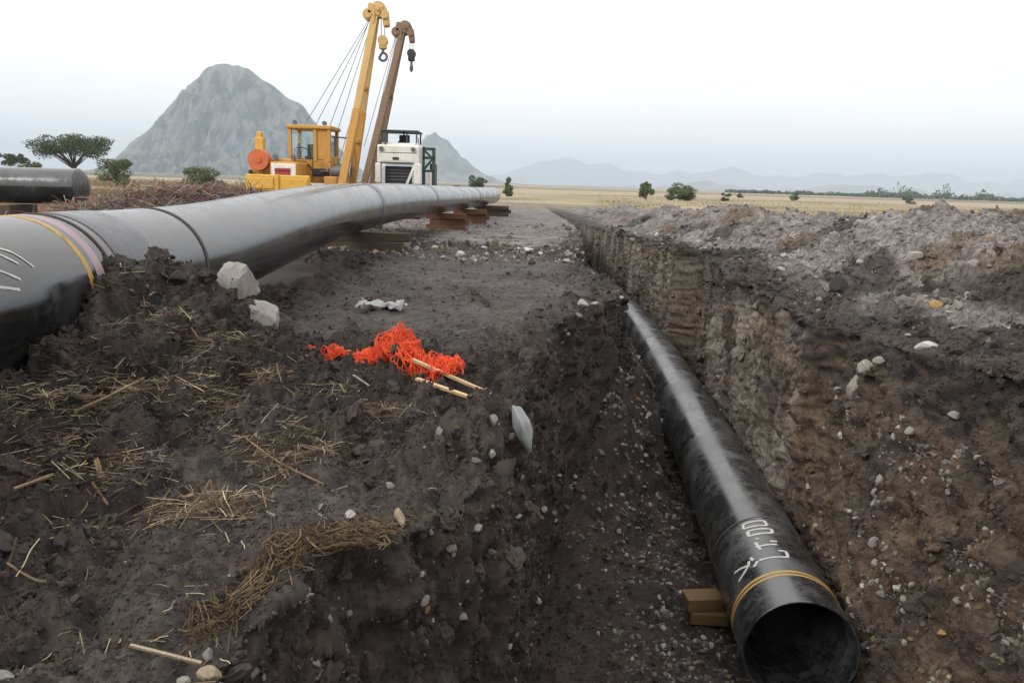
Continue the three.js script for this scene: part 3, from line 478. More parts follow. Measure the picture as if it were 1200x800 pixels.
{ // yellow side-boom tractor, front towards the camera
  const f = 33, t = thing('pipelayer', 'yellow crawler pipelayer with closed cab and yellow boom behind the pipeline', 'crane', [-8.95, lie(f), -f]);
  const g0 = -lie(f);                 // heights below are above the machine's own ground
  crawler(t, -0.95, Y); crawler(t, 0.95, Y);
  mesh('chassis', join([box(1.5, 0.6, 3.0, 0, 0.95, 0, 0.05), box(2.7, 0.2, 1.0, 0, 1.18, -0.6, 0.03)]), Y, t);
  const hood = mesh('engine_hood', join([box(1.08, 0.95, 1.9, -0.05, 1.78, 0.75, 0.07), box(0.9, 0.14, 1.5, -0.05, 2.3, 0.7, 0.05)]), Y, t);
  mesh('grille', join([box(0.94, 0.8, 0.05, -0.05, 1.78, 1.72, 0.02)]), WH, hood);
  mesh('grille_core', box(0.6, 0.5, 0.04, -0.08, 1.76, 1.76, 0.02), RED, hood);
  for (const y of [-0.16, 0, 0.16]) mesh('grille_bar', box(0.62, 0.025, 0.03, -0.08, 1.76 + y, 1.79, 0.005), BLACK, hood);
  mesh('exhaust', join([bar([0.25, 2.3, 0.6], [0.25, 3.0, 0.6], 0.05), bar([0.25, 2.45, 0.6], [0.25, 2.75, 0.6], 0.09)]), STEEL, t);
  const guard = mesh('front_guard', join([box(2.45, 0.62, 0.22, -0.2, 1.44, 1.95, 0.05), box(0.12, 0.66, 0.3, -0.2, 1.44, 1.97, 0.02)]), YB, t);
  for (const x of [-0.85, 0.45]) mesh('guard_plate', box(1.0, 0.4, 0.05, x, 1.42, 2.08, 0.02), YB, guard);
  const cab = mesh('cab', join([box(1.7, 0.95, 1.5, 0.5, 1.95, -0.9, 0.05), ...[[-0.3, -0.18], [1.28, -0.18], [-0.3, -1.6], [1.28, -1.6], [0.72, -0.18]].map(([x, z]) => box(0.14, 1.35, 0.14, x, 3.0, z, 0.02)), box(0.5, 1.25, 0.06, 1.0, 3.0, -0.2, 0.02)]), Y, t);
  mesh('cab_roof', box(1.86, 0.16, 1.7, 0.5, 3.68, -0.9, 0.05), Y, cab);
  mesh('windscreen', box(0.88, 0.95, 0.012, 0.21, 2.95, -0.2, 0.003), GLASS, cab);
  mesh('rear_window', box(1.4, 0.95, 0.012, 0.5, 2.95, -1.6, 0.003), GLASS, cab);
  for (const x of [-0.3, 1.28]) mesh('side_window', box(0.012, 0.95, 1.2, x, 2.95, -0.9, 0.003), GLASS, cab);
  mesh('seat', join([box(0.5, 0.12, 0.5, 0.4, 2.5, -0.9, 0.04), box(0.5, 0.6, 0.12, 0.4, 2.75, -1.15, 0.04)]), BLACK, cab);
  for (const x of [-0.1, 1.1]) mesh('work_light', disc(0.09, 0.12, x, 3.85, -0.2, 'z', 14), STEEL, cab);
  const cw = mesh('counterweight', join([box(0.55, 0.75, 1.9, -1.3, 1.85, 0.1, 0.06), box(0.35, 0.3, 2.2, -1.05, 1.45, 0.1, 0.04)]), Y, t);
  mesh('winch_drum', join([disc(0.4, 0.5, -1.15, 2.3, 1.1, 'z', 30), disc(0.12, 0.6, -1.15, 2.3, 1.1, 'z', 16)]), OR, cw);
  mesh('upright', join([box(0.34, 0.75, 0.3, -1.28, 2.8, 0.6, 0.04), box(0.2, 0.4, 0.24, -1.28, 3.2, 0.6, 0.04)]), YB, cw);
  mesh('ram', bar([-1.5, 1.0, 1.2], [-1.5, 1.9, 1.2], 0.08), BLACK, cw);
  mesh('side_frame', join([box(0.5, 0.8, 2.0, 1.55, 1.35, -0.1, 0.04), box(0.2, 0.9, 0.5, 1.45, 2.1, -0.6, 0.04)]), Y, t);
  mesh('hoist_winch', join([disc(0.34, 0.7, 1.55, 1.95, -0.5, 'x', 20), disc(0.42, 0.06, 1.2, 1.95, -0.5, 'x', 20), disc(0.42, 0.06, 1.9, 1.95, -0.5, 'x', 20)]), STEEL, t);
  mesh('canopy_rail', join([beam([1.3, 3.35, -0.6], [2.2, 3.3, -0.6], 0.06, 0.06), bar([1.45, 2.2, -0.6], [1.42, 3.34, -0.6], 0.04), bar([2.1, 1.8, -0.6], [2.12, 3.3, -0.6], 0.035)]), STEEL, t);
  for (const [a, c] of [[[-0.6, 2.3, 1.2], [-0.9, 2.1, 0.4]], [[0.5, 2.2, 0.3], [1.3, 2.0, -0.2]], [[0.55, 1.6, 1.5], [1.5, 1.5, 0.6]], [[-0.6, 1.6, 1.6], [-1.1, 1.7, 1.3]]]) { const mid = [(a[0] + c[0]) / 2, Math.min(a[1], c[1]) - 0.18, (a[2] + c[2]) / 2 + 0.1]; mesh('hose', new THREE.TubeGeometry(new THREE.CatmullRomCurve3([a, mid, c].map(p => new THREE.Vector3(...p))), 14, 0.035, 6), BLACK, t); }
  for (const y of [1.25, 1.6, 1.95]) mesh('step', box(0.4, 0.05, 0.16, 1.15, y, 0.05, 0.01), STEEL, t);
  mesh('handrail', new THREE.TubeGeometry(new THREE.CatmullRomCurve3([[0.55, 2.35, 0.2], [0.55, 2.75, 0.3], [0.2, 2.8, 0.9], [0.2, 2.4, 1.1]].map(p => new THREE.Vector3(...p))), 20, 0.022, 6), STEEL, t);
  for (const x of [-0.4, 0.3]) mesh('headlight', join([disc(0.1, 0.12, x, 2.42, 1.55, 'z', 16), box(0.04, 0.1, 0.04, x, 2.33, 1.5, 0.01)]), STEEL, t);
  mesh('cab_door', join([box(0.04, 0.85, 0.75, 1.37, 2.0, -0.6, 0.015)]), YB, cab);
  mesh('panel_seam', join([box(1.1, 0.02, 0.02, 0.5, 2.42, -0.13, 0.004), box(0.02, 0.8, 0.02, 0.6, 1.98, -0.13, 0.004), box(0.7, 0.3, 0.03, 0.95, 1.9, -0.13, 0.01)]), BLACK, cab);
  boom(t, [1.98, 1.1], [3.22, 7.85 + g0 - 0.1], TAN, Y, 0.47, TAN);
  hookBlock(t, 3.5, 6.95, 0, TAN, true, 0.9);
  for (const [x0, y0, x1, y1] of [[3.0, 7.85, 1.2, 3.7], [2.95, 7.7, 0.65, 3.78], [3.1, 7.0, 1.55, 2.2], [2.92, 7.75, 0.2, 3.78], [3.02, 7.6, 1.35, 3.0]]) mesh('boom_rope', bar([x0, y0, 0.05], [x1, y1, -0.55], 0.013, 5), STEEL, t);
}
{ // white machine with open canopy and a brown boom
  const f = 38, t = thing('pipelayer', 'white crawler pipelayer with open canopy and rusty brown boom', 'crane', [-5.5, lie(f), -f]);
  crawler(t, -0.85, WH); crawler(t, 0.85, WH);
  mesh('chassis', box(1.3, 0.7, 2.6, 0, 1.0, -0.2, 0.05), BLACK, t);
  const body = mesh('body', join([box(1.95, 0.82, 2.2, 0.05, 2.86, -0.2, 0.08), box(1.7, 0.16, 1.6, 0.05, 3.3, -0.4, 0.05), box(0.34, 0.95, 0.4, 0.95, 2.0, 0.8, 0.05), box(0.26, 0.9, 0.4, -0.85, 2.0, 0.8, 0.05), beam([0.85, 2.45, 0.9], [0.45, 1.5, 0.9], 0.14, 0.12), beam([-0.8, 2.45, 0.9], [-0.95, 1.6, 0.9], 0.14, 0.12)]), WH, t);
  mesh('body_panel', box(1.5, 0.3, 0.03, 0.05, 2.7, 0.9, 0.01), WH, body);
  mesh('badge', box(0.28, 0.12, 0.03, -0.05, 2.66, 0.93, 0.01), BLACK, body);
  for (const y of [2.92, 2.48]) mesh('panel_line', box(1.7, 0.022, 0.02, 0.05, y, 0.905, 0.004), BLACK, body);
  mesh('radiator', box(1.2, 0.95, 0.5, 0, 1.85, 0.3, 0.04), BLACK, t);
  const can = mesh('canopy', box(1.75, 0.09, 1.7, 0.02, 3.92, -0.6, 0.03), GREEN, t);
  for (const [x, z] of [[-0.8, 0.15], [0.35, 0.15], [0.8, 0.15], [-0.8, -1.35], [0.8, -1.35], [0.0, -1.35]]) mesh('canopy_post', box(0.07, 0.66, 0.07, x, 3.58, z, 0.01), GREEN, can);
  mesh('seat', join([box(0.5, 0.14, 0.5, 0.1, 3.42, -0.6, 0.04), box(0.5, 0.4, 0.1, 0.1, 3.6, -0.85, 0.03)]), BLACK, t);
  const rack = mesh('side_rack', join([box(0.12, 1.9, 0.14, 1.15, 2.3, 0.3, 0.02), box(0.16, 1.8, 0.14, 1.62, 2.3, 0.3, 0.02), ...[1.5, 2.15, 2.75, 3.15].map(y => box(0.55, 0.13, 0.14, 1.38, y, 0.3, 0.02)), beam([1.15, 2.2, 0.3], [1.6, 2.75, 0.3], 0.1, 0.1), beam([1.15, 3.1, 0.3], [1.6, 2.7, 0.3], 0.1, 0.1), box(0.26, 1.2, 0.9, 1.55, 1.9, -0.3, 0.05)]), GREEN, t);
  for (const x of [1.3, 1.48]) mesh('rack_cylinder', bar([x, 1.2, 0.4], [x, 2.1, 0.4], 0.07), WH, rack);
  for (const y of [1.55, 1.7, 1.85, 2.0, 2.15]) mesh('radiator_slat', box(1.1, 0.04, 0.05, 0, y, 0.57, 0.01), STEEL, t);
  mesh('handrail', new THREE.TubeGeometry(new THREE.CatmullRomCurve3([[0.85, 3.3, 0.8], [0.85, 3.55, 0.6], [0.88, 3.6, 0.2], [0.88, 3.3, 0.0]].map(p => new THREE.Vector3(...p))), 20, 0.02, 6), STEEL, t);
  mesh('exhaust', bar([-0.6, 3.3, 0.4], [-0.6, 3.85, 0.4], 0.045), STEEL, t);
  for (const x of [-0.7, 0.75]) mesh('headlight', disc(0.1, 0.1, x, 3.08, 0.93, 'z', 16), STEEL, body);
  boom(t, [-1.5, 1.35], [0.12, 8.3], BROWN, BROWN, 0.6, BROWN);
  hookBlock(t, 0.52, 7.25, 0, BLACK, false, 0.9);
  for (const [x0, y0, x1, y1] of [[-0.15, 8.2, -1.4, 3.4], [-0.1, 7.9, -1.05, 3.9], [-0.2, 8.1, -1.75, 3.2], [-0.15, 8.0, -1.2, 3.6]]) mesh('boom_rope', bar([x0, y0, 0.05], [x1, y1, -0.5], 0.013, 5), STEEL, t);
}
console.log('machines');

// ---------------------------------------------------------------- stones, one by one
const stoneTone = fbm(256, [[6, 1], [19, 0.8], [60, 0.7]], 701);
const stoneMap = tex(256, i => { const v = 0.55 + 0.5 * stoneTone[i]; return [toS(v), toS(v), toS(v * 0.98)]; });
const stoneBump = tex(256, i => [stoneTone[i], stoneTone[i], stoneTone[i]], false);
const stoneMat = c => new THREE.MeshStandardMaterial({ color: rgb(...c), map: stoneMap, bumpMap: stoneBump, bumpScale: 0.004, roughness: 0.9 });
function stoneGeo(seed, detail, planes = 16, rough = 0.05, sx = 1, sy = 0.7, sz = 0.85) {
  const r = rngOf(seed), P = Array.from({ length: planes }, () => [new THREE.Vector3(r() - 0.5, r() - 0.5, r() - 0.5).normalize(), 0.5 + 0.42 * r()]);
  let g = mergeVertices(new THREE.IcosahedronGeometry(1, detail).deleteAttribute('uv').deleteAttribute('normal')); const p = g.attributes.position, v = new THREE.Vector3(), uvs = [];
  for (let i = 0; i < p.count; i++) {
    v.fromBufferAttribute(p, i).normalize(); let d = 1.05; for (const [n, h] of P) { const c = v.dot(n); if (c > 0.05) d = Math.min(d, h / c); }
    d *= 1 + rough * n3(v.x * 2.4 + seed, v.y * 2.4, v.z * 2.4) + rough * 0.5 * n3(v.x * 6, v.y * 6 + seed, v.z * 6);
    p.setXYZ(i, v.x * d * sx, v.y * d * sy, v.z * d * sz); uvs.push(v.x * 0.8 + v.y * 0.4, v.z * 0.8 + v.y * 0.5);
  }
  g.setAttribute('uv', new THREE.Float32BufferAttribute(uvs, 2)); return toCreasedNormals(g, 0.42);
}
const tones = { white: stoneMat([0.48, 0.46, 0.42]), pale: stoneMat([0.31, 0.29, 0.26]), tan: stoneMat([0.36, 0.29, 0.2]), grey: stoneMat([0.27, 0.255, 0.235]), rust: stoneMat([0.42, 0.25, 0.09]), dark: stoneMat([0.03, 0.026, 0.022]), brown: stoneMat([0.09, 0.07, 0.055]), slab: stoneMat([0.25, 0.26, 0.265]) };
const kinds = {
  edge: ['stone', 'TONE stone on the crumbling trench edge below the orange netting', 'stones along the near trench edge'],
  corner: ['stone', 'TONE rounded pebble on the soil near the end of the pale flat stick', 'stones by the pale flat stick'],
  wall: ['stone', 'TONE stone bedded in the gravelly trench wall beside the open pipe end', 'stones bedded in the trench wall'],
  brow: ['stone', 'TONE rock jutting from the brow of the trench wall above the black pipe', 'rocks on the brow of the trench wall'],
  track: ['stone', 'TONE stone in the low ridge of debris across the working strip', 'stones in the ridge of debris'],
  slump: ['stone', 'TONE stone on the soil slumped into the trench', 'stones on the slumped soil'],
};
let sseed = 800;
const toneWord = { white: 'white', pale: 'pale grey', tan: 'tan', grey: 'mid grey', rust: 'orange-tan', brown: 'brown', dark: 'dark', slab: 'pale grey' };
function stone(p, tone, w, h, d, label, group, name = 'stone', planes = 16, detail = 3) {
  if (group) { label = label.replace('TONE', toneWord[tone]); group = toneWord[tone] + ' ' + group; }
  const m = mesh(name, stoneGeo(++sseed, detail, planes, 0.05, w / 2, h / 2, d / 2), tones[tone]); m.position.set(...p); m.rotation.y = (sseed * 2.4) % 6.28; return tag(m, label, 'stone', group);
}
const flat = (x, f, up) => [x, surf(x, f) + up, -f];
stone(flat(-1.93, 5.5, 0.09), 'grey', 0.36, 0.33, 0.3, 'large pale broken rock on the flank of the soil mound by the pipeline', null, 'rock', 11, 4).rotation.set(0.2, 0.5, -0.5);
stone(flat(-1.66, 5.22, 0.05), 'grey', 0.28, 0.2, 0.24, 'smaller pale rock fragment just below the large broken rock on the mound', null, 'rock', 11, 4).rotation.set(-0.2, 1.1, -0.4);
{ const p = wallAt(1, -0.1, 4.62), m = stone([p[0] + 0.06, p[1] + 0.05, p[2]], 'slab', 0.13, 0.3, 0.07, 'long pale grey slab leaning over the trench edge', null, 'stone_slab', 14, 4); m.rotation.set(-0.3, -0.5, 0.35); }
for (const [x, f, t, w, h] of [[-0.54, 3.62, 'pale', 0.11, 0.06], [-0.16, 3.85, 'pale', 0.06, 0.05], [-0.09, 4.23, 'pale', 0.06, 0.07], [-0.37, 3.97, 'grey', 0.05, 0.07], [-0.4, 3.67, 'grey', 0.05, 0.06]]) stone(flat(x, f, h * 0.2), t, w, h, w * 0.8, kinds.edge[1], kinds.edge[2]);
for (const [y, f, t, w, h] of [[-0.12, 3.35, 'pale', 0.055, 0.05], [-0.23, 2.92, 'grey', 0.06, 0.09], [0.0, 4.0, 'grey', 0.05, 0.05]]) { const p = wallAt(1, y, f); stone([p[0] + 0.012, p[1], p[2]], t, w, h, w, kinds.edge[1], kinds.edge[2]); }
stone(flat(-0.42, 2.95, 0.03), 'tan', 0.075, 0.075, 0.06, 'round tan cobble on the bank just past the fibrous root mat');
stone(flat(-0.58, 2.76, 0.015), 'white', 0.055, 0.045, 0.045, 'white pebble beside the root mat, the rounder of two');
stone(flat(-0.69, 2.68, 0.01), 'white', 0.055, 0.025, 0.035, 'white pebble beside the root mat, the flat oblong one');
for (const [x, f, t, w, h] of [[-0.83, 2.02, 'tan', 0.072, 0.06], [-0.87, 2.12, 'grey', 0.048, 0.04], [-0.88, 1.97, 'pale', 0.055, 0.045], [-0.78, 1.96, 'white', 0.055, 0.045], [-1.38, 1.95, 'grey', 0.08, 0.04], [-0.97, 1.99, 'brown', 0.05, 0.04], [-0.93, 2.05, 'grey', 0.03, 0.025]]) stone(flat(x, f, h * 0.2), t, w, h, w * 0.85, kinds.corner[1], kinds.corner[2]);
for (const [y, f, t, w, h] of [[-0.18, 5.77, 'pale', 0.11, 0.07], [-0.47, 6.14, 'pale', 0.1, 0.1], [-1.03, 6.53, 'pale', 0.13, 0.13], [-1.2, 6.45, 'grey', 0.09, 0.1], [-1.47, 6.28, 'pale', 0.1, 0.12], [-1.64, 4.64, 'tan', 0.08, 0.07], [-0.9, 5.3, 'pale', 0.07, 0.07], [-1.3, 5.0, 'grey', 0.08, 0.09], [-0.6, 5.1, 'tan', 0.06, 0.06], [-1.8, 6.0, 'grey', 0.09, 0.08], [-0.7, 5.5, 'grey', 0.06, 0.05], [-1.5, 5.6, 'pale', 0.06, 0.06], [-0.35, 5.2, 'tan', 0.07, 0.05], [-1.1, 4.8, 'pale', 0.06, 0.07]]) { const p = wallAt(3, y, f); stone([p[0] - 0.01, p[1], p[2]], t, w * 0.8, h, w, kinds.wall[1], kinds.wall[2]); }
{ const p = wallAt(3, -1.57, 5.09); stone([p[0] - 0.02, p[1], p[2]], 'rust', 0.09, 0.07, 0.11, 'orange-tan stone low in the trench wall beside the open pipe end'); }
for (const [y, f, w, h] of [[-0.46, 7.68, 0.2, 0.32], [-0.22, 7.45, 0.16, 0.15], [-0.12, 7.28, 0.11, 0.09]]) { const p = wallAt(3, y, f); stone([p[0] - 0.02, p[1], p[2]], 'pale', w * 0.8, h, w * 1.2, kinds.brow[1], kinds.brow[2], 'rock', 12, 4); }
{ const p = wallAt(3, 0.06, 6.6); stone([p[0] + 0.1, surf(p[0] + 0.1, 6.6) + 0.04, p[2]], 'white', 0.24, 0.11, 0.15, 'smooth whitish oblong stone lying on top of the bank above the trench wall'); }
for (const [x, f, t, w] of [[-1.02, 15.2, 'white', 0.24], [-1.34, 14.9, 'pale', 0.2], [-3.3, 15.0, 'pale', 0.3], [-2.23, 15.3, 'grey', 0.2], [-1.95, 15.5, 'pale', 0.2], [0.25, 15.4, 'white', 0.26], [0.5, 15.2, 'white', 0.16], [0.93, 14.5, 'pale', 0.2], [-0.6, 15.9, 'white', 0.16], [-2.6, 15.0, 'tan', 0.22], [-1.6, 15.8, 'tan', 0.2], [0.8, 9.1, 'pale', 0.2]]) stone(flat(x, f, w * 0.12), t, w, w * 0.55, w * 0.8, kinds.track[1], kinds.track[2]);
for (const [x, f, w] of [[1.0, 9.6, 0.12], [1.2, 9.8, 0.1], [1.4, 10.3, 0.11], [1.9, 10.5, 0.12], [2.0, 10.1, 0.1], [1.6, 10.0, 0.08], [1.75, 9.7, 0.09], [1.3, 9.3, 0.1], [2.15, 10.9, 0.11]]) stone(flat(x, f, w * 0.15), 'pale', w, w * 0.7, w * 0.85, kinds.slump[1], kinds.slump[2]);
stone(flat(4.46, 10.9, 0.1), 'dark', 0.32, 0.28, 0.3, 'big dark earth clod on the bank across the trench', null, 'earth_clod', 24, 4);
stone(flat(-2.06, 4.85, 0.05), 'dark', 0.16, 0.15, 0.15, 'round dark earth clod on the very top of the soil mound', null, 'earth_clod', 24, 4);
stone(flat(-2.22, 4.7, 0.03), 'dark', 0.14, 0.12, 0.12, 'dark earth clod on the mound crest, second from the top one', null, 'earth_clod', 24, 4);
for (const [x, f, t, w] of [[5.2, 12, 'pale', 0.22], [5.6, 11.2, 'pale', 0.26], [4.9, 9.2, 'tan', 0.22], [5.2, 9.0, 'tan', 0.16], [4.7, 8.8, 'rust', 0.2], [5.4, 9.4, 'pale', 0.18], [4.3, 12.8, 'pale', 0.24], [4.4, 14.2, 'white', 0.2], [5.0, 14.8, 'pale', 0.22], [5.8, 13.6, 'pale', 0.24], [6.4, 12.2, 'white', 0.2], [4.1, 8.1, 'pale', 0.12], [4.0, 7.6, 'pale', 0.1], [4.6, 17, 'tan', 0.3], [4.5, 19, 'pale', 0.3], [5.1, 22, 'pale', 0.35], [4.6, 26, 'white', 0.35]]) stone(flat(x, f, w * 0.1), t, w, w * 0.6, w * 0.8, 'TONE stone among the heaped spoil on the far side of the trench', 'stones on the spoil heap');

// ---------------------------------------------------------------- orange netting, stakes, rag
const netMat = new THREE.MeshPhysicalMaterial({ color: rgb(0.95, 0.12, 0.035), roughness: 0.65, map: paintMap });
{
  const NU = 70, NV = 84, P = [], path = curveOf([[-1.4, 0.3, 5.45], [-1.2, 0.27, 5.6], [-0.98, 0.26, 5.5], [-0.75, 0.24, 5.35], [-0.52, 0.23, 5.28], [-0.36, 0.19, 5.22]]);
  const rad = table([[0, 0.025], [0.15, 0.045], [0.35, 0.04], [0.5, 0.075], [0.64, 0.115], [0.85, 0.11], [1, 0.05]]);
  for (let i = 0; i < NU; i++) for (let j = 0; j < NV; j++) {
    const u = i / (NU - 1), F = ringFrame(path, u), a = j / (NV - 1) * Math.PI * 7.2 + 1.5 * n3(u * 4, 80, j * 0.05), r = rad(u) * 1.25 * (0.45 + 0.6 * j / NV) * (1 + 0.55 * n3(u * 9, 81, j * 0.14)), g = surf(F.p.x, -F.p.z);
    const x = F.p.x + F.s.x * r * Math.cos(a) + 0.04 * n3(u * 14, 82, j * 0.17), z = F.p.z + F.s.z * r * Math.cos(a) + 0.04 * n3(u * 14, 83, j * 0.17);
    P.push([x, Math.max(g + rad(u) * 0.4 + r * Math.sin(a) * 0.6 + 0.045 * n3(u * 16, 84, j * 0.22), surf(x, -z) + 0.008), z]);
  }
  const gs = []; for (let i = 0; i < NU; i++) for (let j = 0; j < NV; j++) { const k = i * NV + j; for (const [q, ok] of [[k + 1, j < NV - 1], [k + NV, i < NU - 1]]) if (ok) gs.push(bar(P[k], P[q], 0.0027, 3)); }
  tag(mesh('safety_netting', join(gs), netMat), 'crumpled heap of bright orange safety netting on the soil', 'netting');
}
function stick(name, pts, r, mat, label, cat, group, squared = 0) {
  const c = new THREE.CatmullRomCurve3(pts.map(([x, up, f]) => new THREE.Vector3(x, surf(x, f) + up, -f)));
  let lift = 0; for (let i = 0; i <= 8; i++) { const p = c.getPoint(i / 8); lift = Math.max(lift, surf(p.x, -p.z) + 0.004 - p.y); }
  for (const p of c.points) p.y += lift * 0.9; c.updateArcLengths();
  const g = squared ? beam(c.getPoint(0).toArray(), c.getPoint(1).toArray(), r * 2, squared) : new THREE.TubeGeometry(c, 24, r, 6);
  return tag(mesh(name, g, mat), label, cat, group);
}
stick('wooden_stake', [[-0.66, 0.14, 5.18], [-0.13, 0.1, 5.1]], 0.016, woods.pale, 'pale wooden stake poking out of the orange netting, the upper one', 'stake', null, 0.02);
stick('wooden_stake', [[-0.62, 0.09, 5.08], [-0.26, 0.04, 4.85]], 0.016, woods.pale, 'pale wooden stake lying half out of the orange netting, the lower one', 'stake', null, 0.02);
{ // crumpled white rag on the working strip
  const g = new THREE.PlaneGeometry(0.5, 0.26, 30, 18); g.rotateX(-Math.PI / 2); const p = g.attributes.position, q = [];
  for (let i = 0; i < p.count; i++) { const x = p.getX(i), z = p.getZ(i); p.setY(i, 0.035 + 0.05 * n3(x * 7, 90, z * 9) + 0.02 * n3(x * 19, 91, z * 21)); p.setX(i, x + 0.06 * n3(x * 5, 92, z * 6)); p.setZ(i, z + 0.07 * n3(x * 6, 93, z * 6)); }
  const under = g.clone(); under.translate(0, -0.006, 0); const ui = under.index.array; for (let i = 0; i < ui.length; i += 3) [ui[i], ui[i + 1]] = [ui[i + 1], ui[i]];
  const m = mesh('rag', mergeGeometries([g, under]), new THREE.MeshStandardMaterial({ color: rgb(0.36, 0.36, 0.37), map: stoneMap, roughness: 0.9, side: THREE.DoubleSide })); m.geometry.computeVertexNormals(); m.position.set(-1.42, surf(-1.42, 8.5) + 0.01, -8.5); tag(m, 'crumpled whitish rag lying on the flat dark working strip', 'rag');
}

// ---------------------------------------------------------------- stalks one can tell apart
const strawA = timber([0.4, 0.29, 0.17]), strawB = timber([0.2, 0.13, 0.065]), strawC = timber([0.55, 0.47, 0.35]);
let stalkN = 0;
const SG = 'dry stalks strewn over the mound', SL = 'dry pale stalk strewn over the dark soil mound';
for (const [pts, r, m] of [
  [[[-1.75, 0.03, 4.25], [-1.6, 0.03, 4.24], [-1.52, 0.02, 4.22]], 0.008, strawA], [[[-1.5, 0.03, 4.25], [-1.4, 0.02, 4.28]], 0.009, strawA], [[[-1.96, 0.03, 3.37], [-1.86, 0.06, 3.5], [-1.77, 0.03, 3.66]], 0.008, strawA],
  [[[-1.8, 0.02, 2.73], [-1.73, 0.03, 2.86]], 0.01, strawA], [[[-1.21, 0.02, 3.5], [-1.0, 0.03, 3.32], [-0.78, 0.02, 3.19]], 0.006, strawA], [[[-1.1, 0.03, 3.45], [-1.02, 0.02, 3.3]], 0.006, strawB],
  [[[-1.24, 0.01, 2.84], [-1.19, 0.05, 2.9], [-1.17, 0.09, 2.96]], 0.007, strawA], [[[-1.17, 0.09, 2.96], [-1.12, 0.05, 2.86], [-1.08, 0.01, 2.8]], 0.006, strawB], [[[-1.62, 0.02, 2.39], [-1.5, 0.03, 2.34], [-1.44, 0.02, 2.32]], 0.006, strawA], [[[-1.62, 0.02, 2.39], [-1.6, 0.07, 2.42]], 0.004, strawA],
  [[[-0.9, 0.02, 2.78], [-0.86, 0.02, 2.77]], 0.008, strawC], [[[-1.68, 0.02, 3.0], [-1.55, 0.02, 2.9]], 0.008, strawA], [[[-1.45, 0.02, 3.8], [-1.42, 0.08, 3.72]], 0.006, strawA], [[[-0.95, 0.02, 4.3], [-0.88, 0.02, 4.2]], 0.008, strawA], [[[-1.0, 0.02, 4.9], [-0.86, 0.02, 4.75]], 0.008, strawC], [[[-2.0, 0.02, 4.1], [-2.02, 0.2, 4.0]], 0.006, strawB], [[[-0.8, 0.02, 4.35], [-0.84, 0.03, 4.5]], 0.006, strawA]])
  { const i = stalkN++, own = { 0: 'thin straight dry stalk on the mound below the large broken rock', 2: 'long arched dry stalk high on the flank of the mound', 3: 'thick short dry stalk low on the mound near the folded husk', 4: 'longest thin dry stalk bent across the middle of the mound', 6: 'upright half of a forked dry stalk above the root mat', 7: 'drooping half of a forked dry stalk above the root mat', 8: 'pale bent twig low on the mound away from the trench', 10: 'small whitish chip of wood on bare soil above the root mat', 14: 'pale dry stalk lying just short of the orange netting', 15: 'upright dry stalk sticking out of the mound near the pipeline' }[i]; stick('dry_stalk', pts, r * 0.72, m, own ?? SL, 'stalk', own ? undefined : SG); }
stick('flat_stick', [[-1.08, 0.02, 2.085], [-0.87, 0.02, 2.075]], 0.006, strawC, 'pale flat stick lying against a tan cobble', 'stick', null, 0.008);
{ // folded dry husk
  const g = new THREE.PlaneGeometry(0.026, 0.22, 8, 14); const p = g.attributes.position; for (let i = 0; i < p.count; i++) { const x = p.getX(i), y = p.getY(i); p.setXYZ(i, x * (1.1 - Math.abs(y) * 3), y, -sq(x * 50) * 0.02 + 0.3 * y * y * 4 + 0.012 * n3(x * 40, y * 16, 4)); }
  const back = g.clone().translate(0, 0, -0.004); const a = back.index.array; for (let i = 0; i < a.length; i += 3) [a[i], a[i + 1]] = [a[i + 1], a[i]];
  const m = mesh('dry_husk', mergeGeometries([g, back]), new THREE.MeshStandardMaterial({ color: rgb(0.36, 0.26, 0.14), map: woodMap, roughness: 0.9, side: THREE.DoubleSide })); m.geometry.computeVertexNormals(); m.position.set(-1.68, surf(-1.7, 3.12) + 0.05, -3.12); m.rotation.set(-1.0, 0.3, 0.6); tag(m, 'folded tan maize husk standing up out of the dark soil', 'husk');
}
{ // fibrous root mat along the lip of the slumped bank
  const rnd = rngOf(950), gs = [[], [], []], path = [[-0.92, 2.2], [-0.86, 2.32], [-0.76, 2.52], [-0.64, 2.64], [-0.5, 2.72], [-0.42, 2.7]];
  const c2 = new THREE.CatmullRomCurve3(path.map(([x, f]) => new THREE.Vector3(x, 0, -f)));
  for (let i = 0; i < 620; i++) {
    const t0 = rnd() * 0.85, len = 0.03 + 0.14 * rnd(), ox = (rnd() + rnd() - 1) * 0.085, of = (rnd() + rnd() - 1) * 0.085, up = 0.003 + 0.045 * rnd() * rnd(), pts = [];
    for (let k = 0; k <= 4; k++) { const p = c2.getPoint(clamp(t0 + len * k / 4)), x = p.x + ox + 0.05 * n3(i, k * 0.6, 1), f = -p.z + of + 0.05 * n3(i, k * 0.6, 2); pts.push(new THREE.Vector3(x, surf(x, f) + up + 0.012 * n3(i, k, 3), -f)); }
    gs[i % 3].push(new THREE.TubeGeometry(new THREE.CatmullRomCurve3(pts), 8, 0.0009 + 0.0022 * rnd() * rnd(), 4));
  }
  const t = thing('root_mat', 'long tan mat of loose straw and fibrous roots along the lip of the slumped bank', 'roots');
  gs.forEach((g, k) => { const m = mesh('fibres', join(g), [timber([0.28, 0.18, 0.085]), timber([0.6, 0.46, 0.28]), timber([0.1, 0.065, 0.038])][k], t); m.userData.kind = 'stuff'; });
}

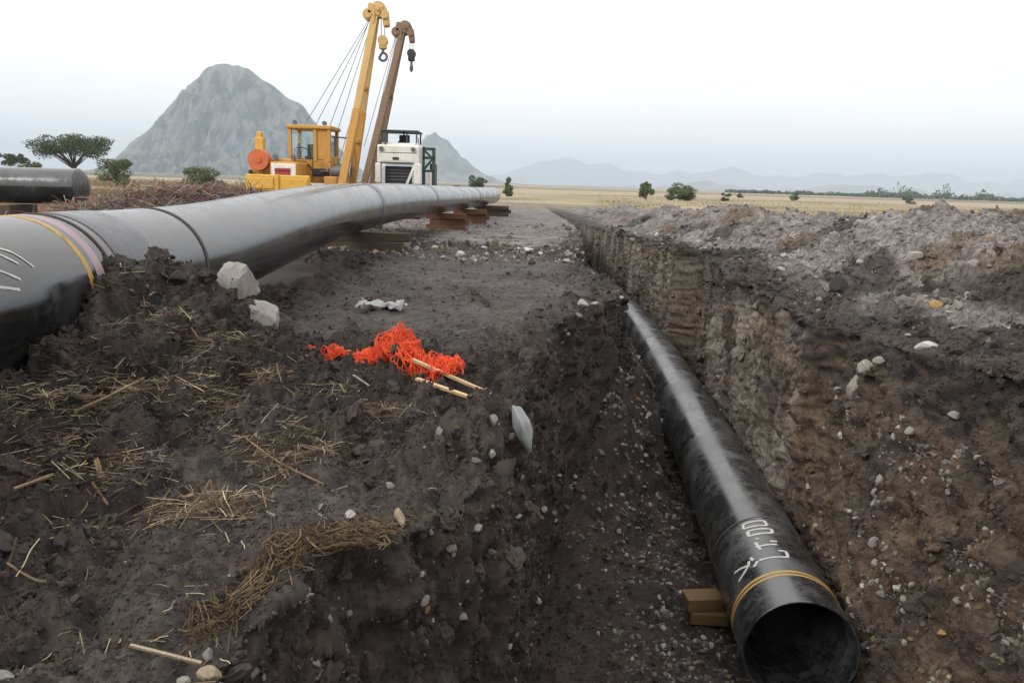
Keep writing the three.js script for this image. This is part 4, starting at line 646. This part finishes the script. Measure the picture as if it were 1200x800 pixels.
// ---------------------------------------------------------------- what nobody could count: clods, gravel, straw, twigs, dry grass
const M4 = new THREE.Matrix4(), Q4 = new THREE.Quaternion(), E4 = new THREE.Euler(), V4 = new THREE.Vector3(), S4 = new THREE.Vector3(), C4 = new THREE.Color();
function scatter(name, label, geos, mat, count, seed, pick) {      // pick(rnd) -> null or [x, y, z, sx, sy, sz, colour, euler]
  const rnd = rngOf(seed), lists = geos.map(() => []);
  for (let i = 0, tries = 0; i < count && tries < count * 30; tries++) { const q = pick(rnd); if (q) { lists[i % geos.length].push(q); i++; } }
  const top = new THREE.Group(); top.name = numbered(name); scene.add(top); tag(top, label, name.replace(/_/g, ' ').split(' ').slice(-1)[0], null, 'stuff');
  geos.forEach((g, k) => {
    const L = lists[k], m = lit(new THREE.InstancedMesh(g, mat, L.length)); m.name = name + '_pieces'; m.userData.kind = 'stuff';
    L.forEach(([x, y, z, sx, sy, sz, c, e], i) => { E4.set(...(e ?? [rnd() * 6.28, rnd() * 6.28, rnd() * 6.28])); M4.compose(V4.set(x, y, z), Q4.setFromEuler(E4), S4.set(sx, sy, sz)); m.setMatrixAt(i, M4); m.setColorAt(i, C4.setRGB(...c)); });
    top.add(m);
  });
}
const rowsIn = (a, b) => [rowOf(a), rowOf(b)];
const colStart = [0, NL, NL + ND, NL + ND + NW, NL + ND + NW + NF, NL + ND + NW + NF + NW, NC - NR];
const draw = (rnd, r0, r1, c0, c1) => { const r = (r0 + rnd() * (r1 - r0)) | 0, c = (c0 + rnd() * (c1 - c0)) | 0; return [(r * NC + c) * 3, rows[r], c]; };
const clodGeos = [1, 2, 3, 4, 5].map(k => stoneGeo(970 + k, 2, 13, 0.3, 1.2, 0.9, 1.05)), gravelGeos = [1, 2, 3, 4].map(k => stoneGeo(980 + k, 1, 12, 0.06, 1.25, 0.9, 1.05));
const looseMat = new THREE.MeshStandardMaterial({ color: 0xffffff, roughness: 0.95, map: stoneMap });
const earthAt = (k, v) => [col[k] / 1.3 * v, col[k + 1] / 1.3 * v, col[k + 2] / 1.3 * v];
{
  const [a, b] = rowsIn(1.4, 34);
  scatter('soil_clods', 'loose dark clods and crumbs of soil all over the dug ground', clodGeos, looseMat, 170000, 1001, rnd => {
    const [k, f, c] = draw(rnd, a, b, NL + 40, NC - NR), x = pos[k], zn = zone[c];
    if (Math.abs(x) > 12 + f * 0.3) return null;
    const p = zn === 0 ? packed(x, f) : 0, pile = zn === 4 ? 1.25 : 1, wall = zn === 1 || zn === 3;
    if (rnd() < p * 0.8 || (wall && rnd() < (f < 9 ? 0.15 : 0.45))) return null;
    const big = rnd(), s = (0.0045 + 0.015 * Math.pow(big, 6) + (big > 0.985 ? 0.028 * rnd() : 0)) * (0.8 + Math.min(f, 20) * 0.1) * pile * (wall ? 1.1 : 1) * (p > 0.3 ? 0.7 : 1);
    return [pos[k] + nor[k] * s * 0.25, pos[k + 1] + nor[k + 1] * s * 0.25, pos[k + 2] + nor[k + 2] * s * 0.25, s, s * (0.6 + 0.4 * rnd()), s, earthAt(k, 0.85 + 0.85 * rnd())];
  });
  const [n0, n1] = rowsIn(1.5, 7.5);
  scatter('soil_crumbs', 'fine crumbs of dark soil over the near mound and the trench', gravelGeos, looseMat, 150000, 1006, rnd => {
    const [k, f, c] = draw(rnd, n0, n1, NL + 90, colStart[5] + 120), zn = zone[c], e = rnd(), s = (0.0022 + 0.0065 * e * e * e) * (0.8 + f * 0.12);
    if (zn === 0 && rnd() < packed(pos[k], f) * 0.4) return null;
    return [pos[k] + nor[k] * s * 0.3, pos[k + 1] + nor[k + 1] * s * 0.3, pos[k + 2] + nor[k + 2] * s * 0.3, s, s, s, earthAt(k, 0.7 + 0.9 * rnd())];
  });
  const [g0, g1] = rowsIn(1.8, 45);
  const stoneC = rnd => { const t = rnd(), v = 0.55 + 0.75 * rnd(); const q = t < 0.5 ? [0.14, 0.125, 0.108] : t < 0.85 ? [0.26, 0.24, 0.21] : t < 0.95 ? [0.16, 0.11, 0.065] : [0.4, 0.38, 0.35]; return q.map(u => u * v); };
  scatter('gravel', 'small pale stones and gravel scattered through the trench and over the spoil', gravelGeos, looseMat, 24000, 1002, rnd => {
    const u = rnd(); let k, f, c;
    if (u < 0.4) { [k, f, c] = draw(rnd, rowOf(4.5), rowOf(13), colStart[3], colStart[4]); if (m3(pos[k] * 2, 5, pos[k + 2] * 2) < -0.05 - 0.4 * smooth(0.9, 1.3, pos[k]) || rnd() > smooth(0.55, 1.3, pos[k])) return null; }
    else if (u < 0.62) { [k, f, c] = draw(rnd, rowOf(4), rowOf(8.6), colStart[4], colStart[5] - 20); if (m3(3, pos[k + 1] * 2.2, pos[k + 2] * 2.2) < 0.2) return null; }
    else if (u < 0.68) { [k, f, c] = draw(rnd, rowOf(1.5), rowOf(9), colStart[2], colStart[3]); }
    else if (u < 0.72) { [k, f, c] = draw(rnd, rowOf(1.5), rowOf(6), NL + 60, colStart[2]); if (rnd() < 0.75) return null; }
    else if (u < 0.76) { [k, f, c] = draw(rnd, rowOf(14.6), rowOf(17), NL + 20, colStart[2]); }
    else { [k, f, c] = draw(rnd, g0, g1, colStart[5] + 10, NC - NR + 30); if (f < 7 || m3(pos[k] * 0.7, 9, pos[k + 2] * 0.7) < -0.25) return null; }
    const e = rnd(), s = (0.0035 + 0.02 * e * e * e * e) * (0.75 + Math.min(f, 26) * 0.13) * (zone[c] === 2 ? 0.9 : 1);
    return [pos[k] + nor[k] * s * 0.05, pos[k + 1] + nor[k + 1] * s * 0.05, pos[k + 2] + nor[k + 2] * s * 0.05, s, s * 0.8, s, stoneC(rnd)];
  });
  const strawGeos = [0, 1, 2, 3].map(k => { const q = [0, 1, 2, 3].map(i => new THREE.Vector3(i / 3 - 0.5, 0.05 * n3(i * 0.7, k * 5, 1), 0.06 * n3(i * 0.6, k * 5, 2))); const g = new THREE.TubeGeometry(new THREE.CatmullRomCurve3(q), 7, 0.5, 4); const p = g.attributes.position; const cu = new THREE.CatmullRomCurve3(q); for (let i = 0; i < p.count; i++) { const c = cu.getPoint(Math.floor(i / 5) / 7); p.setXYZ(i, p.getX(i), c.y + (p.getY(i) - c.y) * 0.035, c.z + (p.getZ(i) - c.z) * 0.06); p.setX(i, c.x); } g.computeVertexNormals(); return g; });
  const strawMat = new THREE.MeshStandardMaterial({ color: 0xffffff, roughness: 0.85 });
  const strawC = rnd => { const t = rnd(), v = 0.6 + 0.6 * rnd(); return (t < 0.6 ? [0.07, 0.048, 0.03] : t < 0.88 ? [0.17, 0.12, 0.068] : [0.4, 0.32, 0.2]).map(u => u * v); };
  scatter('straw_litter', 'bits of dry straw and roots littering the dark soil mound', strawGeos, strawMat, 7500, 1003, rnd => {
    if (rnd() < 0.24) {      // matted tufts
      const [cx, cf] = [[-1.7, 4.3], [-1.3, 4.35], [-1.72, 3.1], [-2.05, 3.4], [-1.2, 2.92], [-1.0, 3.5], [-1.9, 3.7], [-1.55, 3.9], [-0.75, 4.3]][(rnd() * 9) | 0], g = () => rnd() + rnd() + rnd() - 1.5, tx = cx + g() * 0.24, tf = cf + g() * 0.2, a = cx * 9 + g() * 2.2;
      return [tx, surf(tx, tf) + 0.004 + 0.03 * rnd() * rnd(), -tf, 0.05 + 0.14 * rnd(), 0.045 + 0.04 * rnd(), 0.045 + 0.04 * rnd(), strawC(rnd), [0, a, (rnd() - 0.5) * 0.7]];
    }
    const [k, f] = draw(rnd, rowOf(1.6), rowOf(6.6), NL + 60, colStart[2] + 8), x = pos[k], z = pos[k + 2];
    const d = bump2(x, f, -1.9, 4.1, 1.1, 1.3) + 0.35 * bump2(x, f, -1.6, 2.9, 0.9, 0.7) + 0.05; if (rnd() > d * (0.12 + 1.1 * smooth(-0.1, 0.5, m3(x * 2.2, 3, z * 2.2)))) return null;
    const L = 0.035 + 0.15 * rnd() * rnd(); return [x, pos[k + 1] + 0.006 + 0.012 * rnd(), z, L, 0.045 + 0.04 * rnd(), 0.045 + 0.045 * rnd(), strawC(rnd), [(rnd() - 0.5) * 0.6, rnd() * 6.28, (rnd() - 0.5) * (rnd() < 0.2 ? 1.8 : 0.6)]];
  });
  scatter('brush_twigs', 'reddish brown dead brush heaped behind and over the pipeline', strawGeos, strawMat, 2600, 1004, rnd => {
    const i = (rnd() * 4) | 0, [cx, cf, sx, sf] = [[-7.6, 17.3, 1.6, 1.4], [-5.9, 18.3, 1.3, 1.5], [-9.6, 18.8, 1.4, 1.6], [-6.6, 15.6, 1.2, 0.9]][i], g = () => rnd() + rnd() + rnd() - 1.5, x = cx + g() * sx, f = cf + g() * sf, L = 0.25 + 0.6 * rnd(), y = surf(x, f) + 0.02 + 0.16 * rnd();
    return [x, y, -f, L, 0.25, 0.25, (rnd() < 0.6 ? [0.13, 0.075, 0.06] : [0.3, 0.22, 0.18]).map(v => v * (0.6 + 0.7 * rnd())), [(rnd() - 0.5), rnd() * 6.28, (rnd() - 0.5) * 1.2]];
  });
  const tuft = (() => { const r = rngOf(77), v = []; for (let i = 0; i < 9; i++) { const a = r() * 6.28, b = r() * 6.28, x = (r() - 0.5) * 0.5, z = (r() - 0.5) * 0.5, h = 0.6 + 0.6 * r(), w = 0.035, lx = Math.cos(b) * 0.35 * r(), lz = Math.sin(b) * 0.35 * r(), cx = Math.cos(a) * w, cz = Math.sin(a) * w; v.push(x - cx, 0, z - cz, x + cx, 0, z + cz, x + lx, h, z + lz, x + cx, 0, z + cz, x - cx * 0.5 - cz, 0, z - cz * 0.5 + cx, x + lx, h, z + lz); } const g = new THREE.BufferGeometry(); g.setAttribute('position', new THREE.Float32BufferAttribute(v, 3)); g.computeVertexNormals(); return g; })();
  const grassMat = new THREE.MeshStandardMaterial({ color: 0xffffff, roughness: 0.9, side: THREE.DoubleSide });
  scatter('dry_grass', 'dry straw-coloured grass covering the fields on both sides', [tuft], grassMat, 34000, 1005, rnd => {
    const side = rnd() < 0.5, f = 22 + 190 * rnd() * rnd(), x = side ? -(0.24 + 0.5 * rnd()) * f - 3 : (0.1 + 0.75 * rnd()) * f; 
    if (side ? x > -9 || f < 23 : x < rightTop(f) + crestAway(f) + 3 && f < 60 || f < 24) return null;
    if (m3(x * 0.06, 40, f * 0.06) < -0.35) return null;
    const h = (side ? 0.3 : 0.17) * (0.5 + 0.9 * rnd()) * (1 + f * 0.002), v = 0.7 + 0.5 * rnd(), gr = smooth(0.15, 0.6, m3(x * 0.09, 41, f * 0.09));
    return [x, lie(f) - 0.03, -f, h * 1.3, h, h * 1.3, mix3(side ? [0.3, 0.2, 0.125] : [0.42, 0.32, 0.19], [0.14, 0.15, 0.06], gr).map(q => q * v), [0, rnd() * 6.28, 0]];
  });
}
console.log('scatter');
renderer.render(scene, camera);
